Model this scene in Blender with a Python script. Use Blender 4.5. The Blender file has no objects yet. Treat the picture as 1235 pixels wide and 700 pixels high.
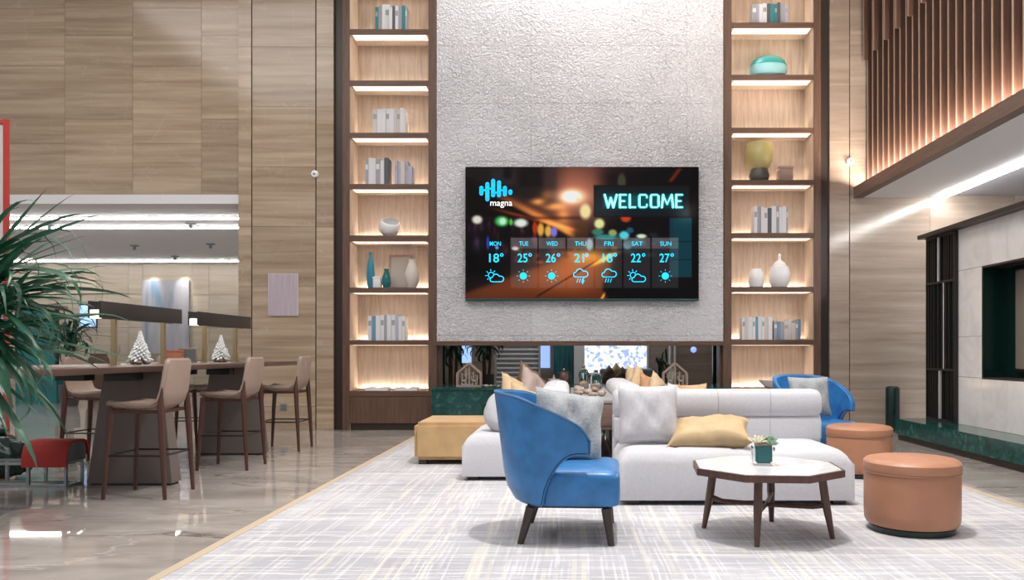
import bpy, bmesh, math, random
import numpy as np
from mathutils import Vector, Matrix, Euler
random.seed(7)
SC = bpy.context.scene
COL = SC.collection
PI = math.pi
H = 1.12                      # eye height (m)

# ------------------------------------------------------------------ camera
cam_d = bpy.data.cameras.new('camera'); cam = bpy.data.objects.new('camera', cam_d); COL.objects.link(cam)
cam.location = (0, 0, H); cam.rotation_euler = (PI/2, 0, 0)
cam_d.sensor_width = 36; cam_d.lens = 36*960/1235
cam_d.shift_x = -70.5/1235; cam_d.shift_y = 75/1235
cam_d.clip_start = 0.05; cam_d.clip_end = 200
SC.camera = cam
# ------------------------------------------------------------------ world, exposure
w = bpy.data.worlds.new('world'); SC.world = w; w.use_nodes = True
w.node_tree.nodes['Background'].inputs[0].default_value = (0.93, 0.95, 1.0, 1)
w.node_tree.nodes['Background'].inputs[1].default_value = 0.46
vs = SC.view_settings
vs.view_transform = 'Standard'; vs.look = 'None'; vs.gamma = 1; vs.use_curve_mapping = False
vs.exposure = 0.0
# ------------------------------------------------------------------ lights of the lobby ceiling
def area(name, loc, size, energy, col=(1,1,1), rot=(0,0,0), spread=PI):
    d = bpy.data.lights.new(name, 'AREA'); d.shape = 'RECTANGLE'; d.size, d.size_y = size
    d.energy = energy; d.color = col; d.spread = spread
    o = bpy.data.objects.new(name, d); COL.objects.link(o); o.location = loc; o.rotation_euler = rot
    return o
def spot(name, loc, target, energy, angle=60, blend=.6, radius=.12, col=(1,.97,.93)):
    d = bpy.data.lights.new(name, 'SPOT'); d.energy = energy; d.spot_size = math.radians(angle)
    d.spot_blend = blend; d.shadow_soft_size = radius; d.color = col
    o = bpy.data.objects.new(name, d); COL.objects.link(o); o.location = loc
    o.rotation_euler = (Vector(target)-Vector(loc)).to_track_quat('-Z', 'Y').to_euler()
    return o
area('lobby_ceiling_light', (0.6, 4.2, 7.45), (7, 6), 330, (1, .985, .97))
area('lobby_ceiling_light', (-6.0, 5.5, 7.45), (4, 6), 300, (1, .97, .93))
spot('downlight', (0.75, 4.55, 7.4), (0.75, 4.9, 0), 1350, 100, .9, .14)
area('relief_wall_washer', (0.14, 10.95, 7.5), (4.0, .12), 120, (1, .98, .96))
spot('far_downlight', (-10.75, 20.2, 3.38), (-10.75, 20.55, 2.7), 45, 50, .8, .05)
spot('far_downlight', (-9.95, 20.2, 3.38), (-9.95, 20.55, 2.7), 45, 50, .8, .05)
area('back_room_light', (0.2, 14.0, 3.1), (4, 2), 40, (1, 1, 1))  # lights the made-up room that imitates the mirror reflection

# ------------------------------------------------------------------ materials
MATS = {}
def nt(name):
    m = bpy.data.materials.new(name); m.use_nodes = True
    t = m.node_tree; b = t.nodes['Principled BSDF']
    MATS[name] = m
    return m, t, b
def setv(b, k, v):
    if k in b.inputs: b.inputs[k].default_value = v
def c4(c): return (c[0], c[1], c[2], 1)
def plain(name, col, rough=.5, metal=0, bump=0, bscale=200, vary=.0, vscale=8, coat=0, spec=.5, sheen=0):
    m, t, b = nt(name)
    setv(b, 'Base Color', c4(col)); setv(b, 'Roughness', rough); setv(b, 'Metallic', metal)
    setv(b, 'Coat Weight', coat); setv(b, 'Specular IOR Level', spec); setv(b, 'Sheen Weight', sheen)
    tc = t.nodes.new('ShaderNodeTexCoord')
    if vary:
        n = t.nodes.new('ShaderNodeTexNoise'); n.inputs['Scale'].default_value = vscale; n.inputs['Detail'].default_value = 4
        t.links.new(tc.outputs['Object'], n.inputs['Vector'])
        r = t.nodes.new('ShaderNodeValToRGB')
        r.color_ramp.elements[0].color = c4([max(0, x*(1-vary)) for x in col]); r.color_ramp.elements[0].position = .3
        r.color_ramp.elements[1].color = c4([min(1, x*(1+vary)) for x in col]); r.color_ramp.elements[1].position = .7
        t.links.new(n.outputs['Fac'], r.inputs['Fac']); t.links.new(r.outputs['Color'], b.inputs['Base Color'])
    if bump:
        n2 = t.nodes.new('ShaderNodeTexNoise'); n2.inputs['Scale'].default_value = bscale; n2.inputs['Detail'].default_value = 3
        t.links.new(tc.outputs['Object'], n2.inputs['Vector'])
        bp = t.nodes.new('ShaderNodeBump'); bp.inputs['Strength'].default_value = bump; bp.inputs['Distance'].default_value = .01
        t.links.new(n2.outputs['Fac'], bp.inputs['Height']); t.links.new(bp.outputs['Normal'], b.inputs['Normal'])
    return m
def emit(name, col, strength):
    m, t, b = nt(name)
    setv(b, 'Base Color', c4(col)); setv(b, 'Emission Color', c4(col)); setv(b, 'Emission Strength', strength)
    return m
def grain(name, c1, c2, axis='z', scale=6, stretch=14, rough=.4, coords='Object', coat=0, rand=False, detail=6, extra=None):
    """stratified / grained material: noise stretched along one axis"""
    m, t, b = nt(name)
    setv(b, 'Roughness', rough); setv(b, 'Coat Weight', coat); setv(b, 'Coat Roughness', .08)
    if coords == 'World':
        g = t.nodes.new('ShaderNodeNewGeometry'); src = g.outputs['Position']
    else:
        g = t.nodes.new('ShaderNodeTexCoord'); src = g.outputs['Object']
    if rand:
        oi = t.nodes.new('ShaderNodeObjectInfo')
        ml = t.nodes.new('ShaderNodeMath'); ml.operation = 'MULTIPLY'; ml.inputs[1].default_value = 37
        t.links.new(oi.outputs['Random'], ml.inputs[0])
        ad = t.nodes.new('ShaderNodeVectorMath'); ad.operation = 'ADD'
        t.links.new(src, ad.inputs[0]); t.links.new(ml.outputs[0], ad.inputs[1]); src = ad.outputs[0]
    mp = t.nodes.new('ShaderNodeMapping')
    s = [scale]*3; s['xyz'.index(axis)] = scale/stretch
    mp.inputs['Scale'].default_value = s
    t.links.new(src, mp.inputs['Vector'])
    n = t.nodes.new('ShaderNodeTexNoise'); n.inputs['Scale'].default_value = 1; n.inputs['Detail'].default_value = detail
    n.inputs['Roughness'].default_value = .62; n.inputs['Distortion'].default_value = .3
    t.links.new(mp.outputs['Vector'], n.inputs['Vector'])
    r = t.nodes.new('ShaderNodeValToRGB')
    r.color_ramp.elements[0].position = .3; r.color_ramp.elements[0].color = c4(c1)
    r.color_ramp.elements[1].position = .72; r.color_ramp.elements[1].color = c4(c2)
    t.links.new(n.outputs['Fac'], r.inputs['Fac'])
    out = r.outputs['Color']
    if extra:     # thin pale veins
        n2 = t.nodes.new('ShaderNodeTexNoise'); n2.inputs['Scale'].default_value = extra[1]; n2.inputs['Detail'].default_value = 7
        n2.inputs['Distortion'].default_value = 1.2
        t.links.new(src, n2.inputs['Vector'])
        a = t.nodes.new('ShaderNodeMath'); a.operation = 'SUBTRACT'; a.inputs[1].default_value = .5
        t.links.new(n2.outputs['Fac'], a.inputs[0])
        ab = t.nodes.new('ShaderNodeMath'); ab.operation = 'ABSOLUTE'; t.links.new(a.outputs[0], ab.inputs[0])
        mr = t.nodes.new('ShaderNodeMapRange'); mr.inputs['From Min'].default_value = 0; mr.inputs['From Max'].default_value = extra[2]
        mr.inputs['To Min'].default_value = extra[3]; mr.inputs['To Max'].default_value = 0
        t.links.new(ab.outputs[0], mr.inputs['Value'])
        mx = t.nodes.new('ShaderNodeMixRGB'); mx.inputs['Color2'].default_value = c4(extra[0])
        t.links.new(mr.outputs['Result'], mx.inputs['Fac']); t.links.new(out, mx.inputs['Color1']); out = mx.outputs['Color']
    if rand:
        hs = t.nodes.new('ShaderNodeHueSaturation')
        mr2 = t.nodes.new('ShaderNodeMapRange'); mr2.inputs['To Min'].default_value = .88; mr2.inputs['To Max'].default_value = 1.1
        t.links.new(oi.outputs['Random'], mr2.inputs['Value']); t.links.new(mr2.outputs['Result'], hs.inputs['Value'])
        t.links.new(out, hs.inputs['Color']); out = hs.outputs['Color']
    t.links.new(out, b.inputs['Base Color'])
    return m

BEIGE = grain('beige_stone', (.31, .22, .145), (.56, .44, .32), 'x', 9, 22, .14, 'World', rand=True, extra=((.66, .58, .49), .7, .005, .20))
TAUPE = grain('taupe_stone', (.28, .22, .175), (.47, .385, .32), 'x', 8, 16, .14, 'World', rand=True, extra=((.5, .44, .39), .8, .006, .15))
FARSTONE = grain('far_stone', (.42, .34, .25), (.60, .52, .42), 'x', 5, 14, .3, 'World', rand=True)
GROUT = plain('dark_joint', (.10, .075, .055), .6)
WALNUT = grain('walnut', (.085, .045, .029), (.165, .093, .062), 'z', 30, 14, .45)
WALNUT_X = grain('walnut_horizontal', (.085, .045, .029), (.165, .093, .062), 'x', 30, 14, .45)
WALNUT_Y = grain('walnut_lengthwise', (.10, .055, .04), (.18, .105, .075), 'y', 30, 14, .45)
OAK = grain('pale_oak', (.44, .34, .26), (.66, .55, .45), 'z', 26, 12, .5)
SLATWOOD = grain('slat_wood', (.08, .043, .032), (.15, .082, .06), 'z', 26, 14, .45)
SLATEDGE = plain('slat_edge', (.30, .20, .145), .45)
BRONZE = plain('dark_bronze', (.05, .038, .032), .4, .3)
STOOLWOOD = grain('stool_wood', (.048, .017, .011), (.105, .040, .027), 'z', 30, 14, .4)
TABLEWOOD = grain('table_wood', (.055, .029, .022), (.105, .058, .045), 'y', 26, 12, .35)
COFFEEWOOD = grain('coffee_wood', (.075, .035, .026), (.14, .07, .05), 'z', 30, 12, .4)
LEATHER_TAN = plain('taupe_leather', (.36, .265, .215), .5, bump=.08, bscale=120)
LEATHER_BLUE = plain('blue_leather', (.035, .185, .45), .34, bump=.06, bscale=60, vary=.22, vscale=9)
PIPING_BLUE = plain('blue_piping', (.05, .16, .32), .4)
LEATHER_BROWN = plain('cognac_leather', (.46, .215, .125), .42, bump=.05, bscale=60, vary=.08, vscale=5)
LEATHER_GOLD = plain('ochre_velvet', (.56, .36, .17), .7, bump=.05, bscale=90, vary=.12, vscale=6, sheen=.2)
SOFA = plain('sofa_linen', (.57, .565, .60), .9, bump=.25, bscale=320, vary=.05, vscale=60, sheen=.1)
SEAM = plain('seam', (.36, .35, .38), .9)
CUSH_GREY = plain('grey_linen', (.55, .54, .57), .9, bump=.3, bscale=260, vary=.05, vscale=40)
CUSH_SILVER = plain('silver_velvet', (.34, .355, .375), .6, bump=.4, bscale=70, vary=.16, vscale=75, sheen=.3)
CUSH_GOLD = plain('gold_satin', (.52, .37, .20), .55, bump=.1, bscale=80, vary=.1, vscale=9)
CUSH_TAN = plain('tan_satin', (.50, .36, .22), .6, vary=.12, vscale=10)
CUSH_MAUVE = plain('mauve_satin', (.34, .255, .23), .6, vary=.12, vscale=10)
CUSH_BROWN = plain('brown_velvet', (.12, .075, .045), .7, vary=.2, vscale=10)
CUSH_ORANGE = plain('orange_satin', (.52, .26, .12), .6, vary=.12, vscale=10)
BLACK = plain('black_metal', (.02, .018, .018), .4, .2)
LAMPBLACK = plain('lamp_black', (.035, .03, .028), .5)
DARKLEG = plain('espresso_wood', (.045, .028, .024), .35)
BRASS = plain('brass', (.48, .36, .20), .3, .9)
WHITE = plain('white_paint', (.78, .78, .79), .6)
CEIL = plain('ceiling_white', (.82, .82, .83), .7)
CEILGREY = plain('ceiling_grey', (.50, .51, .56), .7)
WHITEGLOSS = plain('white_ceramic', (.85, .85, .86), .25)
PLINTHGREY = plain('taupe_lacquer', (.16, .13, .115), .45, vary=.04)
STEEL = plain('galvanised_steel', (.30, .33, .34), .35, .8, vary=.15, vscale=30)
RED = plain('red_felt', (.42, .035, .03), .8, bump=.1, bscale=200)
REDMETAL = plain('red_paint', (.55, .05, .045), .5)
BANNER = plain('white_banner', (.72, .70, .70), .6)
GREYPAD = plain('grey_pad', (.13, .15, .15), .7)
PLASTIC = plain('black_plastic', (.012, .03, .026), .25, bump=.5, bscale=14)
LEAF = plain('palm_leaf', (.022, .105, .055), .38, vary=.35, vscale=5)
LEAF2 = plain('dark_leaf', (.012, .075, .05), .4, vary=.4, vscale=5)
TRUNK = plain('palm_trunk', (.16, .11, .07), .8, bump=.4, bscale=40)
CLAY = plain('charcoal_pot', (.06, .06, .06), .5)
TEAL = plain('teal_glaze', (.01, .16, .17), .2)
TEALV = plain('turquoise_glaze', (.03, .38, .36), .3)
CYANV = plain('pale_cyan_glaze', (.35, .68, .72), .3)
BLUEV = plain('blue_glaze', (.03, .24, .36), .3)
OLIVE = plain('olive_glaze', (.46, .40, .17), .35)
DARKGLAZE = plain('dark_glaze', (.10, .10, .09), .35)
PAPERWHITE = plain('paper_white', (.80, .80, .81), .6)
BOOKCOLS = [plain('book_white', (.74, .74, .76), .6), plain('book_ivory', (.62, .58, .54), .6), plain('book_grey', (.36, .37, .40), .6),
            plain('book_dark', (.10, .11, .13), .6), plain('book_blue', (.16, .30, .42), .6), plain('book_teal', (.05, .22, .24), .6),
            plain('book_lilac', (.45, .45, .56), .6)]
ROCK = plain('river_rock', (.30, .22, .17), .7, bump=.4, bscale=30, vary=.3, vscale=20)
SNOW = plain('snow_foliage', (.80, .82, .82), .7, vary=.12, vscale=70)
PINE = plain('dark_foliage', (.10, .13, .11), .8)
COPPER = plain('copper_wood', (.42, .15, .08), .4, vary=.1)
SUCC_GREEN = plain('succulent_green', (.22, .34, .24), .5, vary=.2, vscale=60)
SUCC_WHITE = plain('succulent_cream', (.78, .74, .56), .5)
STARFISH = plain('dried_starfish', (.40, .33, .27), .8, bump=.3, bscale=80)
LANTERNWOOD = plain('lantern_wood', (.34, .24, .20), .6)
LED = emit('led_warm', (1, .86, .73), 46)
UNDERGLOW = emit('led_front', (1, .84, .68), 1.5)
LEDS = emit('led_slot', (1, .98, .95), 45)
LEDW = emit('led_white', (1, .98, .95), 20)
LAMPGLOW = emit('lamp_diffuser', (1, .90, .72), 3.5)
BACKWIN = emit('bright_window', (.80, .90, 1), 2.4)
BACKBLUE = emit('blue_window', (.30, .45, .95), 1.1)
TEALGLASS = emit('teal_lit_glass', (.005, .09, .09), .5)
BLUELIT = emit('blue_lit_glass', (.35, .55, .9), 1.1)
TEALCURT = grain('teal_curtain', (.01, .06, .08), (.04, .25, .28), 'z', 22, 14, .6)
WINEGLASS, _t, _b = nt('clear_glass')
setv(_b, 'Base Color', (1, 1, 1, 1)); setv(_b, 'Roughness', .03); setv(_b, 'Transmission Weight', 1); setv(_b, 'IOR', 1.25)

def marble_green():
    m, t, b = nt('green_marble')
    tc = t.nodes.new('ShaderNodeNewGeometry')
    n = t.nodes.new('ShaderNodeTexNoise'); n.inputs['Scale'].default_value = 9; n.inputs['Detail'].default_value = 9
    n.inputs['Roughness'].default_value = .72; n.inputs['Distortion'].default_value = .8
    t.links.new(tc.outputs['Position'], n.inputs['Vector'])
    r = t.nodes.new('ShaderNodeValToRGB'); e = r.color_ramp.elements
    e[0].position = .30; e[0].color = (.002, .022, .022, 1); e[1].position = .80; e[1].color = (.16, .34, .30, 1)
    k = e.new(.55); k.color = (.008, .075, .066, 1)
    t.links.new(n.outputs['Fac'], r.inputs['Fac']); t.links.new(r.outputs['Color'], b.inputs['Base Color'])
    setv(b, 'Roughness', .15)
    return m
GREEN = marble_green()
def marble_white(name, base, vein, sc=2.2, rough=.12):
    m, t, b = nt(name)
    g = t.nodes.new('ShaderNodeNewGeometry')
    oi = t.nodes.new('ShaderNodeObjectInfo')
    ml = t.nodes.new('ShaderNodeMath'); ml.operation = 'MULTIPLY'; ml.inputs[1].default_value = 21
    t.links.new(oi.outputs['Random'], ml.inputs[0])
    ad = t.nodes.new('ShaderNodeVectorMath'); t.links.new(g.outputs['Position'], ad.inputs[0]); t.links.new(ml.outputs[0], ad.inputs[1])
    n = t.nodes.new('ShaderNodeTexNoise'); n.inputs['Scale'].default_value = sc; n.inputs['Detail'].default_value = 8
    n.inputs['Distortion'].default_value = 1.6; n.inputs['Roughness'].default_value = .6
    t.links.new(ad.outputs[0], n.inputs['Vector'])
    r = t.nodes.new('ShaderNodeValToRGB'); e = r.color_ramp.elements
    e[0].position = .36; e[0].color = c4(vein); e[1].position = .56; e[1].color = c4(base)
    t.links.new(n.outputs['Fac'], r.inputs['Fac']); t.links.new(r.outputs['Color'], b.inputs['Base Color'])
    setv(b, 'Roughness', rough)
    return m
WHITEMARBLE = marble_white('white_marble', (.82, .82, .83), (.66, .67, .69), 5)
MEDIASTONE = marble_white('pale_grey_stone', (.78, .755, .745), (.70, .67, .655), 2.5, .12)

def floor_material():
    m, t, b = nt('polished_marble_floor')
    g = t.nodes.new('ShaderNodeNewGeometry')
    mp = t.nodes.new('ShaderNodeMapping'); mp.inputs['Scale'].default_value = (.7, 1.6, 1)
    t.links.new(g.outputs['Position'], mp.inputs['Vector'])
    n = t.nodes.new('ShaderNodeTexNoise'); n.inputs['Scale'].default_value = 1.3; n.inputs['Detail'].default_value = 9; n.inputs['Distortion'].default_value = 1.4
    t.links.new(mp.outputs[0], n.inputs['Vector'])
    r = t.nodes.new('ShaderNodeValToRGB'); e = r.color_ramp.elements
    e[0].position = .3; e[0].color = (.30, .265, .24, 1); e[1].position = .72; e[1].color = (.50, .455, .42, 1)
    t.links.new(n.outputs['Fac'], r.inputs['Fac'])
    out = r.outputs['Color']
    for sc, wd, st, colr in ((.55, .006, .75, (.10, .085, .075)), (1.1, .010, .55, (.62, .58, .54)), (2.3, .012, .3, (.55, .5, .46))):
        mp2 = t.nodes.new('ShaderNodeMapping'); mp2.inputs['Scale'].default_value = (.5, 1.5, 1); mp2.inputs['Location'].default_value = (sc*9, sc*4, 0)
        t.links.new(g.outputs['Position'], mp2.inputs['Vector'])
        n2 = t.nodes.new('ShaderNodeTexNoise'); n2.inputs['Scale'].default_value = sc; n2.inputs['Detail'].default_value = 7; n2.inputs['Distortion'].default_value = .9
        t.links.new(mp2.outputs[0], n2.inputs['Vector'])
        a = t.nodes.new('ShaderNodeMath'); a.operation = 'SUBTRACT'; a.inputs[1].default_value = .5; t.links.new(n2.outputs['Fac'], a.inputs[0])
        ab = t.nodes.new('ShaderNodeMath'); ab.operation = 'ABSOLUTE'; t.links.new(a.outputs[0], ab.inputs[0])
        mr = t.nodes.new('ShaderNodeMapRange'); mr.inputs['From Max'].default_value = wd; mr.inputs['To Min'].default_value = st; mr.inputs['To Max'].default_value = 0
        t.links.new(ab.outputs[0], mr.inputs['Value'])
        mx = t.nodes.new('ShaderNodeMixRGB'); mx.inputs['Color2'].default_value = c4(colr)
        t.links.new(mr.outputs['Result'], mx.inputs['Fac']); t.links.new(out, mx.inputs['Color1']); out = mx.outputs['Color']
    t.links.new(out, b.inputs['Base Color'])
    setv(b, 'Roughness', .035); setv(b, 'Specular IOR Level', .65)
    return m
FLOOR = floor_material()
def carpet_material():
    m, t, b = nt('woven_carpet')
    g = t.nodes.new('ShaderNodeNewGeometry'); sx = t.nodes.new('ShaderNodeSeparateXYZ'); t.links.new(g.outputs['Position'], sx.inputs[0])
    def math_(op, a, bb=None, cc=None):
        n = t.nodes.new('ShaderNodeMath'); n.operation = op
        for i, v in enumerate((a, bb, cc)):
            if v is None: continue
            if isinstance(v, (int, float)): n.inputs[i].default_value = v
            else: t.links.new(v, n.inputs[i])
        return n.outputs[0]
    def lines(u, v, freq, thr, seed, strength, lenf, wob):
        nz = t.nodes.new('ShaderNodeTexNoise'); nz.noise_dimensions = '2D'; nz.inputs['Scale'].default_value = 1.0; nz.inputs['Detail'].default_value = 2
        cb = t.nodes.new('ShaderNodeCombineXYZ'); t.links.new(math_('MULTIPLY', u, 1.3), cb.inputs[0]); t.links.new(math_('MULTIPLY', v, .8), cb.inputs[1])
        t.links.new(cb.outputs[0], nz.inputs['Vector'])
        uu = math_('ADD', u, math_('MULTIPLY', nz.outputs['Fac'], wob))
        cell = math_('FLOOR', math_('MULTIPLY', uu, freq))
        wn = t.nodes.new('ShaderNodeTexWhiteNoise'); wn.noise_dimensions = '1D'; t.links.new(math_('ADD', cell, seed), wn.inputs['W'])
        on = math_('LESS_THAN', wn.outputs['Value'], thr)
        # broken along the line
        c2 = t.nodes.new('ShaderNodeCombineXYZ'); t.links.new(math_('MULTIPLY', cell, 3.71), c2.inputs[0]); t.links.new(math_('MULTIPLY', v, lenf), c2.inputs[1])
        n2 = t.nodes.new('ShaderNodeTexNoise'); n2.noise_dimensions = '2D'; n2.inputs['Scale'].default_value = 1; n2.inputs['Detail'].default_value = 3
        t.links.new(c2.outputs[0], n2.inputs['Vector'])
        mr = t.nodes.new('ShaderNodeMapRange'); mr.inputs['From Min'].default_value = .42; mr.inputs['From Max'].default_value = .56; mr.clamp = True
        t.links.new(n2.outputs['Fac'], mr.inputs['Value'])
        return math_('MULTIPLY', math_('MULTIPLY', on, mr.outputs['Result']), strength)
    X, Y = sx.outputs[0], sx.outputs[1]
    n0 = t.nodes.new('ShaderNodeTexNoise'); n0.inputs['Scale'].default_value = 1.1; n0.inputs['Detail'].default_value = 5
    t.links.new(g.outputs['Position'], n0.inputs['Vector'])
    r = t.nodes.new('ShaderNodeValToRGB'); e = r.color_ramp.elements
    e[0].position = .35; e[0].color = (.38, .375, .405, 1); e[1].position = .65; e[1].color = (.49, .485, .515, 1)
    t.links.new(n0.outputs['Fac'], r.inputs['Fac']); out = r.outputs['Color']
    for (u, v, f, th, sd, st, lf, wb, colr) in (
        (X, Y, 84, .30, 3, .45, 2.6, .05, (.70, .70, .72)), (Y, X, 66, .32, 91, .45, 2.8, .05, (.78, .78, .80)),
        (X, Y, 40, .17, 17, .42, 1.6, .04, (.70, .66, .54)), (Y, X, 38, .14, 51, .38, 1.7, .04, (.70, .66, .55)),
        (X, Y, 80, .22, 29, .30, 2.4, .04, (.40, .40, .44)), (Y, X, 80, .22, 77, .30, 2.4, .04, (.42, .42, .46))):
        mx = t.nodes.new('ShaderNodeMixRGB'); mx.inputs['Color2'].default_value = c4(colr)
        t.links.new(lines(u, v, f, th, sd, st, lf, wb), mx.inputs['Fac']); t.links.new(out, mx.inputs['Color1']); out = mx.outputs['Color']
    t.links.new(out, b.inputs['Base Color']); setv(b, 'Roughness', .95); setv(b, 'Specular IOR Level', .1)
    n3 = t.nodes.new('ShaderNodeTexNoise'); n3.inputs['Scale'].default_value = 260
    t.links.new(g.outputs['Position'], n3.inputs['Vector'])
    bp = t.nodes.new('ShaderNodeBump'); bp.inputs['Strength'].default_value = .3; bp.inputs['Distance'].default_value = .004
    t.links.new(n3.outputs['Fac'], bp.inputs['Height']); t.links.new(bp.outputs['Normal'], b.inputs['Normal'])
    return m
CARPET = carpet_material()
CARPET_EDGE = plain('carpet_binding', (.50, .40, .29), .8)
def relief_material():
    m, t, b = nt('rough_cast_relief')
    g = t.nodes.new('ShaderNodeNewGeometry')
    n = t.nodes.new('ShaderNodeTexNoise'); n.inputs['Scale'].default_value = 25; n.inputs['Detail'].default_value = 4; n.inputs['Distortion'].default_value = 1.2
    t.links.new(g.outputs['Position'], n.inputs['Vector'])
    n2 = t.nodes.new('ShaderNodeTexNoise'); n2.inputs['Scale'].default_value = 1.3; t.links.new(g.outputs['Position'], n2.inputs['Vector'])
    mk = t.nodes.new('ShaderNodeMath'); mk.operation = 'MULTIPLY_ADD'; mk.inputs[1].default_value = .7; mk.inputs[2].default_value = .25; t.links.new(n2.outputs['Fac'], mk.inputs[0])
    ml = t.nodes.new('ShaderNodeMath'); ml.operation = 'MULTIPLY'; t.links.new(n.outputs['Fac'], ml.inputs[0]); t.links.new(mk.outputs[0], ml.inputs[1])
    bp = t.nodes.new('ShaderNodeBump'); bp.inputs['Strength'].default_value = 1; bp.inputs['Distance'].default_value = .11
    t.links.new(ml.outputs[0], bp.inputs['Height']); t.links.new(bp.outputs['Normal'], b.inputs['Normal'])
    setv(b, 'Base Color', (.80, .795, .825, 1)); setv(b, 'Roughness', .45)
    return m
RELIEF = relief_material()

# ------------------------------------------------------------------ mesh helpers
def link(name, me, mat=None, parent=None, loc=None, rot=None):
    o = bpy.data.objects.new(name, me); COL.objects.link(o)
    if me is not None and mat is not None and not me.materials: me.materials.append(mat)
    if loc is not None: o.location = loc
    if rot is not None: o.rotation_euler = rot
    if parent is not None: o.parent = parent
    return o
def tag(o, label=None, cat=None, group=None, kind=None):
    if label: o['label'] = label
    if cat: o['category'] = cat
    if group: o['group'] = group
    if kind: o['kind'] = kind
    return o
def thing(name, label, cat, loc=(0,0,0), rz=0, group=None):
    o = link(name, None, loc=loc, rot=(0,0,rz)); return tag(o, label, cat, group)
def fin(bm, name='mesh', smooth=True, ang=35):
    bmesh.ops.recalc_face_normals(bm, faces=bm.faces)
    me = bpy.data.meshes.new(name); bm.to_mesh(me); bm.free()
    if smooth:
        for p in me.polygons: p.use_smooth = True
        me.set_sharp_from_angle(angle=math.radians(ang))
    return me
def bm_box(bm, x0, x1, y0, y1, z0, z1):
    vs_ = [bm.verts.new(p) for p in ((x0,y0,z0),(x1,y0,z0),(x1,y1,z0),(x0,y1,z0),(x0,y0,z1),(x1,y0,z1),(x1,y1,z1),(x0,y1,z1))]
    for f in ((0,3,2,1),(4,5,6,7),(0,1,5,4),(1,2,6,5),(2,3,7,6),(3,0,4,7)): bm.faces.new([vs_[i] for i in f])
    return vs_
def box(name, x0, x1, y0, y1, z0, z1, mat, parent=None, bev=0, seg=2):
    """box in parent space with its origin at its own centre"""
    cx, cy, cz = (x0+x1)/2, (y0+y1)/2, (z0+z1)/2
    bm = bmesh.new(); bm_box(bm, x0-cx, x1-cx, y0-cy, y1-cy, z0-cz, z1-cz)
    if bev: bmesh.ops.bevel(bm, geom=bm.edges[:], offset=bev, segments=seg, profile=.5, affect='EDGES')
    return link(name, fin(bm, name, bool(bev)), mat, parent, (cx, cy, cz))
def boxes_mesh(name, lst, bev=0):
    bm = bmesh.new()
    for b_ in lst: bm_box(bm, *b_)
    if bev: bmesh.ops.bevel(bm, geom=bm.edges[:], offset=bev, segments=1, affect='EDGES')
    return fin(bm, name, bool(bev))
def lathe_mesh(name, prof, seg=28, cap=True):
    bm = bmesh.new(); rings = []
    for r, z in prof:
        rings.append([bm.verts.new((r*math.cos(2*PI*i/seg), r*math.sin(2*PI*i/seg), z)) for i in range(seg)])
    for a, b_ in zip(rings, rings[1:]):
        for i in range(seg): bm.faces.new((a[i], a[(i+1)%seg], b_[(i+1)%seg], b_[i]))
    if cap: bm.faces.new(rings[0][::-1]); bm.faces.new(rings[-1])
    return fin(bm, name)
def bm_tube(bm, pts, rad, seg=8, square=False):
    rings = []
    n = len(pts)
    for i, p in enumerate(pts):
        p = Vector(p); d = (Vector(pts[min(i+1, n-1)]) - Vector(pts[max(i-1, 0)])).normalized()
        up = Vector((0,0,1)) if abs(d.z) < .9 else Vector((0,1,0))
        a = d.cross(up).normalized(); b_ = d.cross(a).normalized()
        r = rad[i] if isinstance(rad, (list, tuple)) else rad
        rings.append([bm.verts.new(p + a*math.cos(2*PI*(k+(.5 if square else 0))/seg)*r + b_*math.sin(2*PI*(k+(.5 if square else 0))/seg)*r) for k in range(seg)])
    for a, b_ in zip(rings, rings[1:]):
        for k in range(seg): bm.faces.new((a[k], a[(k+1)%seg], b_[(k+1)%seg], b_[k]))
    bm.faces.new(rings[0][::-1]); bm.faces.new(rings[-1])
def tube_mesh(name, pts, rad, seg=8, square=False):
    bm = bmesh.new(); bm_tube(bm, pts, rad, seg, square); return fin(bm, name)
def pillow_mesh(name, w_, h_, t_, n=14, seed=0, pinch=.10, wr=.012, rnd=0):
    rnd_ = random.Random(seed); ph = [rnd_.uniform(0, 6) for _ in range(6)]
    bm = bmesh.new(); g = {}
    for side in (1, -1):
        for i in range(n+1):
            for j in range(n+1):
                u, v = -1+2*i/n, -1+2*j/n
                edge = i in (0, n) or j in (0, n)
                if side == -1 and edge: g[side, i, j] = g[1, i, j]; continue
                pu = u*(1-pinch*(1-v*v)) if True else u
                pv = v*(1-pinch*(1-u*u))
                if rnd: pu *= math.sqrt(1-rnd*v*v/2); pv *= math.sqrt(1-rnd*u*u/2)
                f = max(0, (1-u**4)*(1-v**4))**.55
                wob = wr*(math.sin(7*u+ph[0])*math.sin(5*v+ph[1]) + .6*math.sin(13*u+9*v+ph[2]))*(1-(u*v)**2)
                z = side*(t_/2*f) + (wob if not edge else wob*.6)
                if edge: z = wob*.6
                g[side, i, j] = bm.verts.new((pu*w_/2, pv*h_/2, z))
    for side in (1, -1):
        for i in range(n):
            for j in range(n):
                q = [g[side,i,j], g[side,i+1,j], g[side,i+1,j+1], g[side,i,j+1]]
                bm.faces.new(q if side == 1 else q[::-1])
    return fin(bm, name, True, 80)
def pillow(label, size, loc, rot, mat, seed, group=None, name='cushion', pinch=.1, wr=.012, rnd=0):
    o = link(name, pillow_mesh('cushion', *size, seed=seed, pinch=pinch, wr=wr, rnd=rnd), mat, None, loc, rot)
    return tag(o, label, 'cushion', group)
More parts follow.
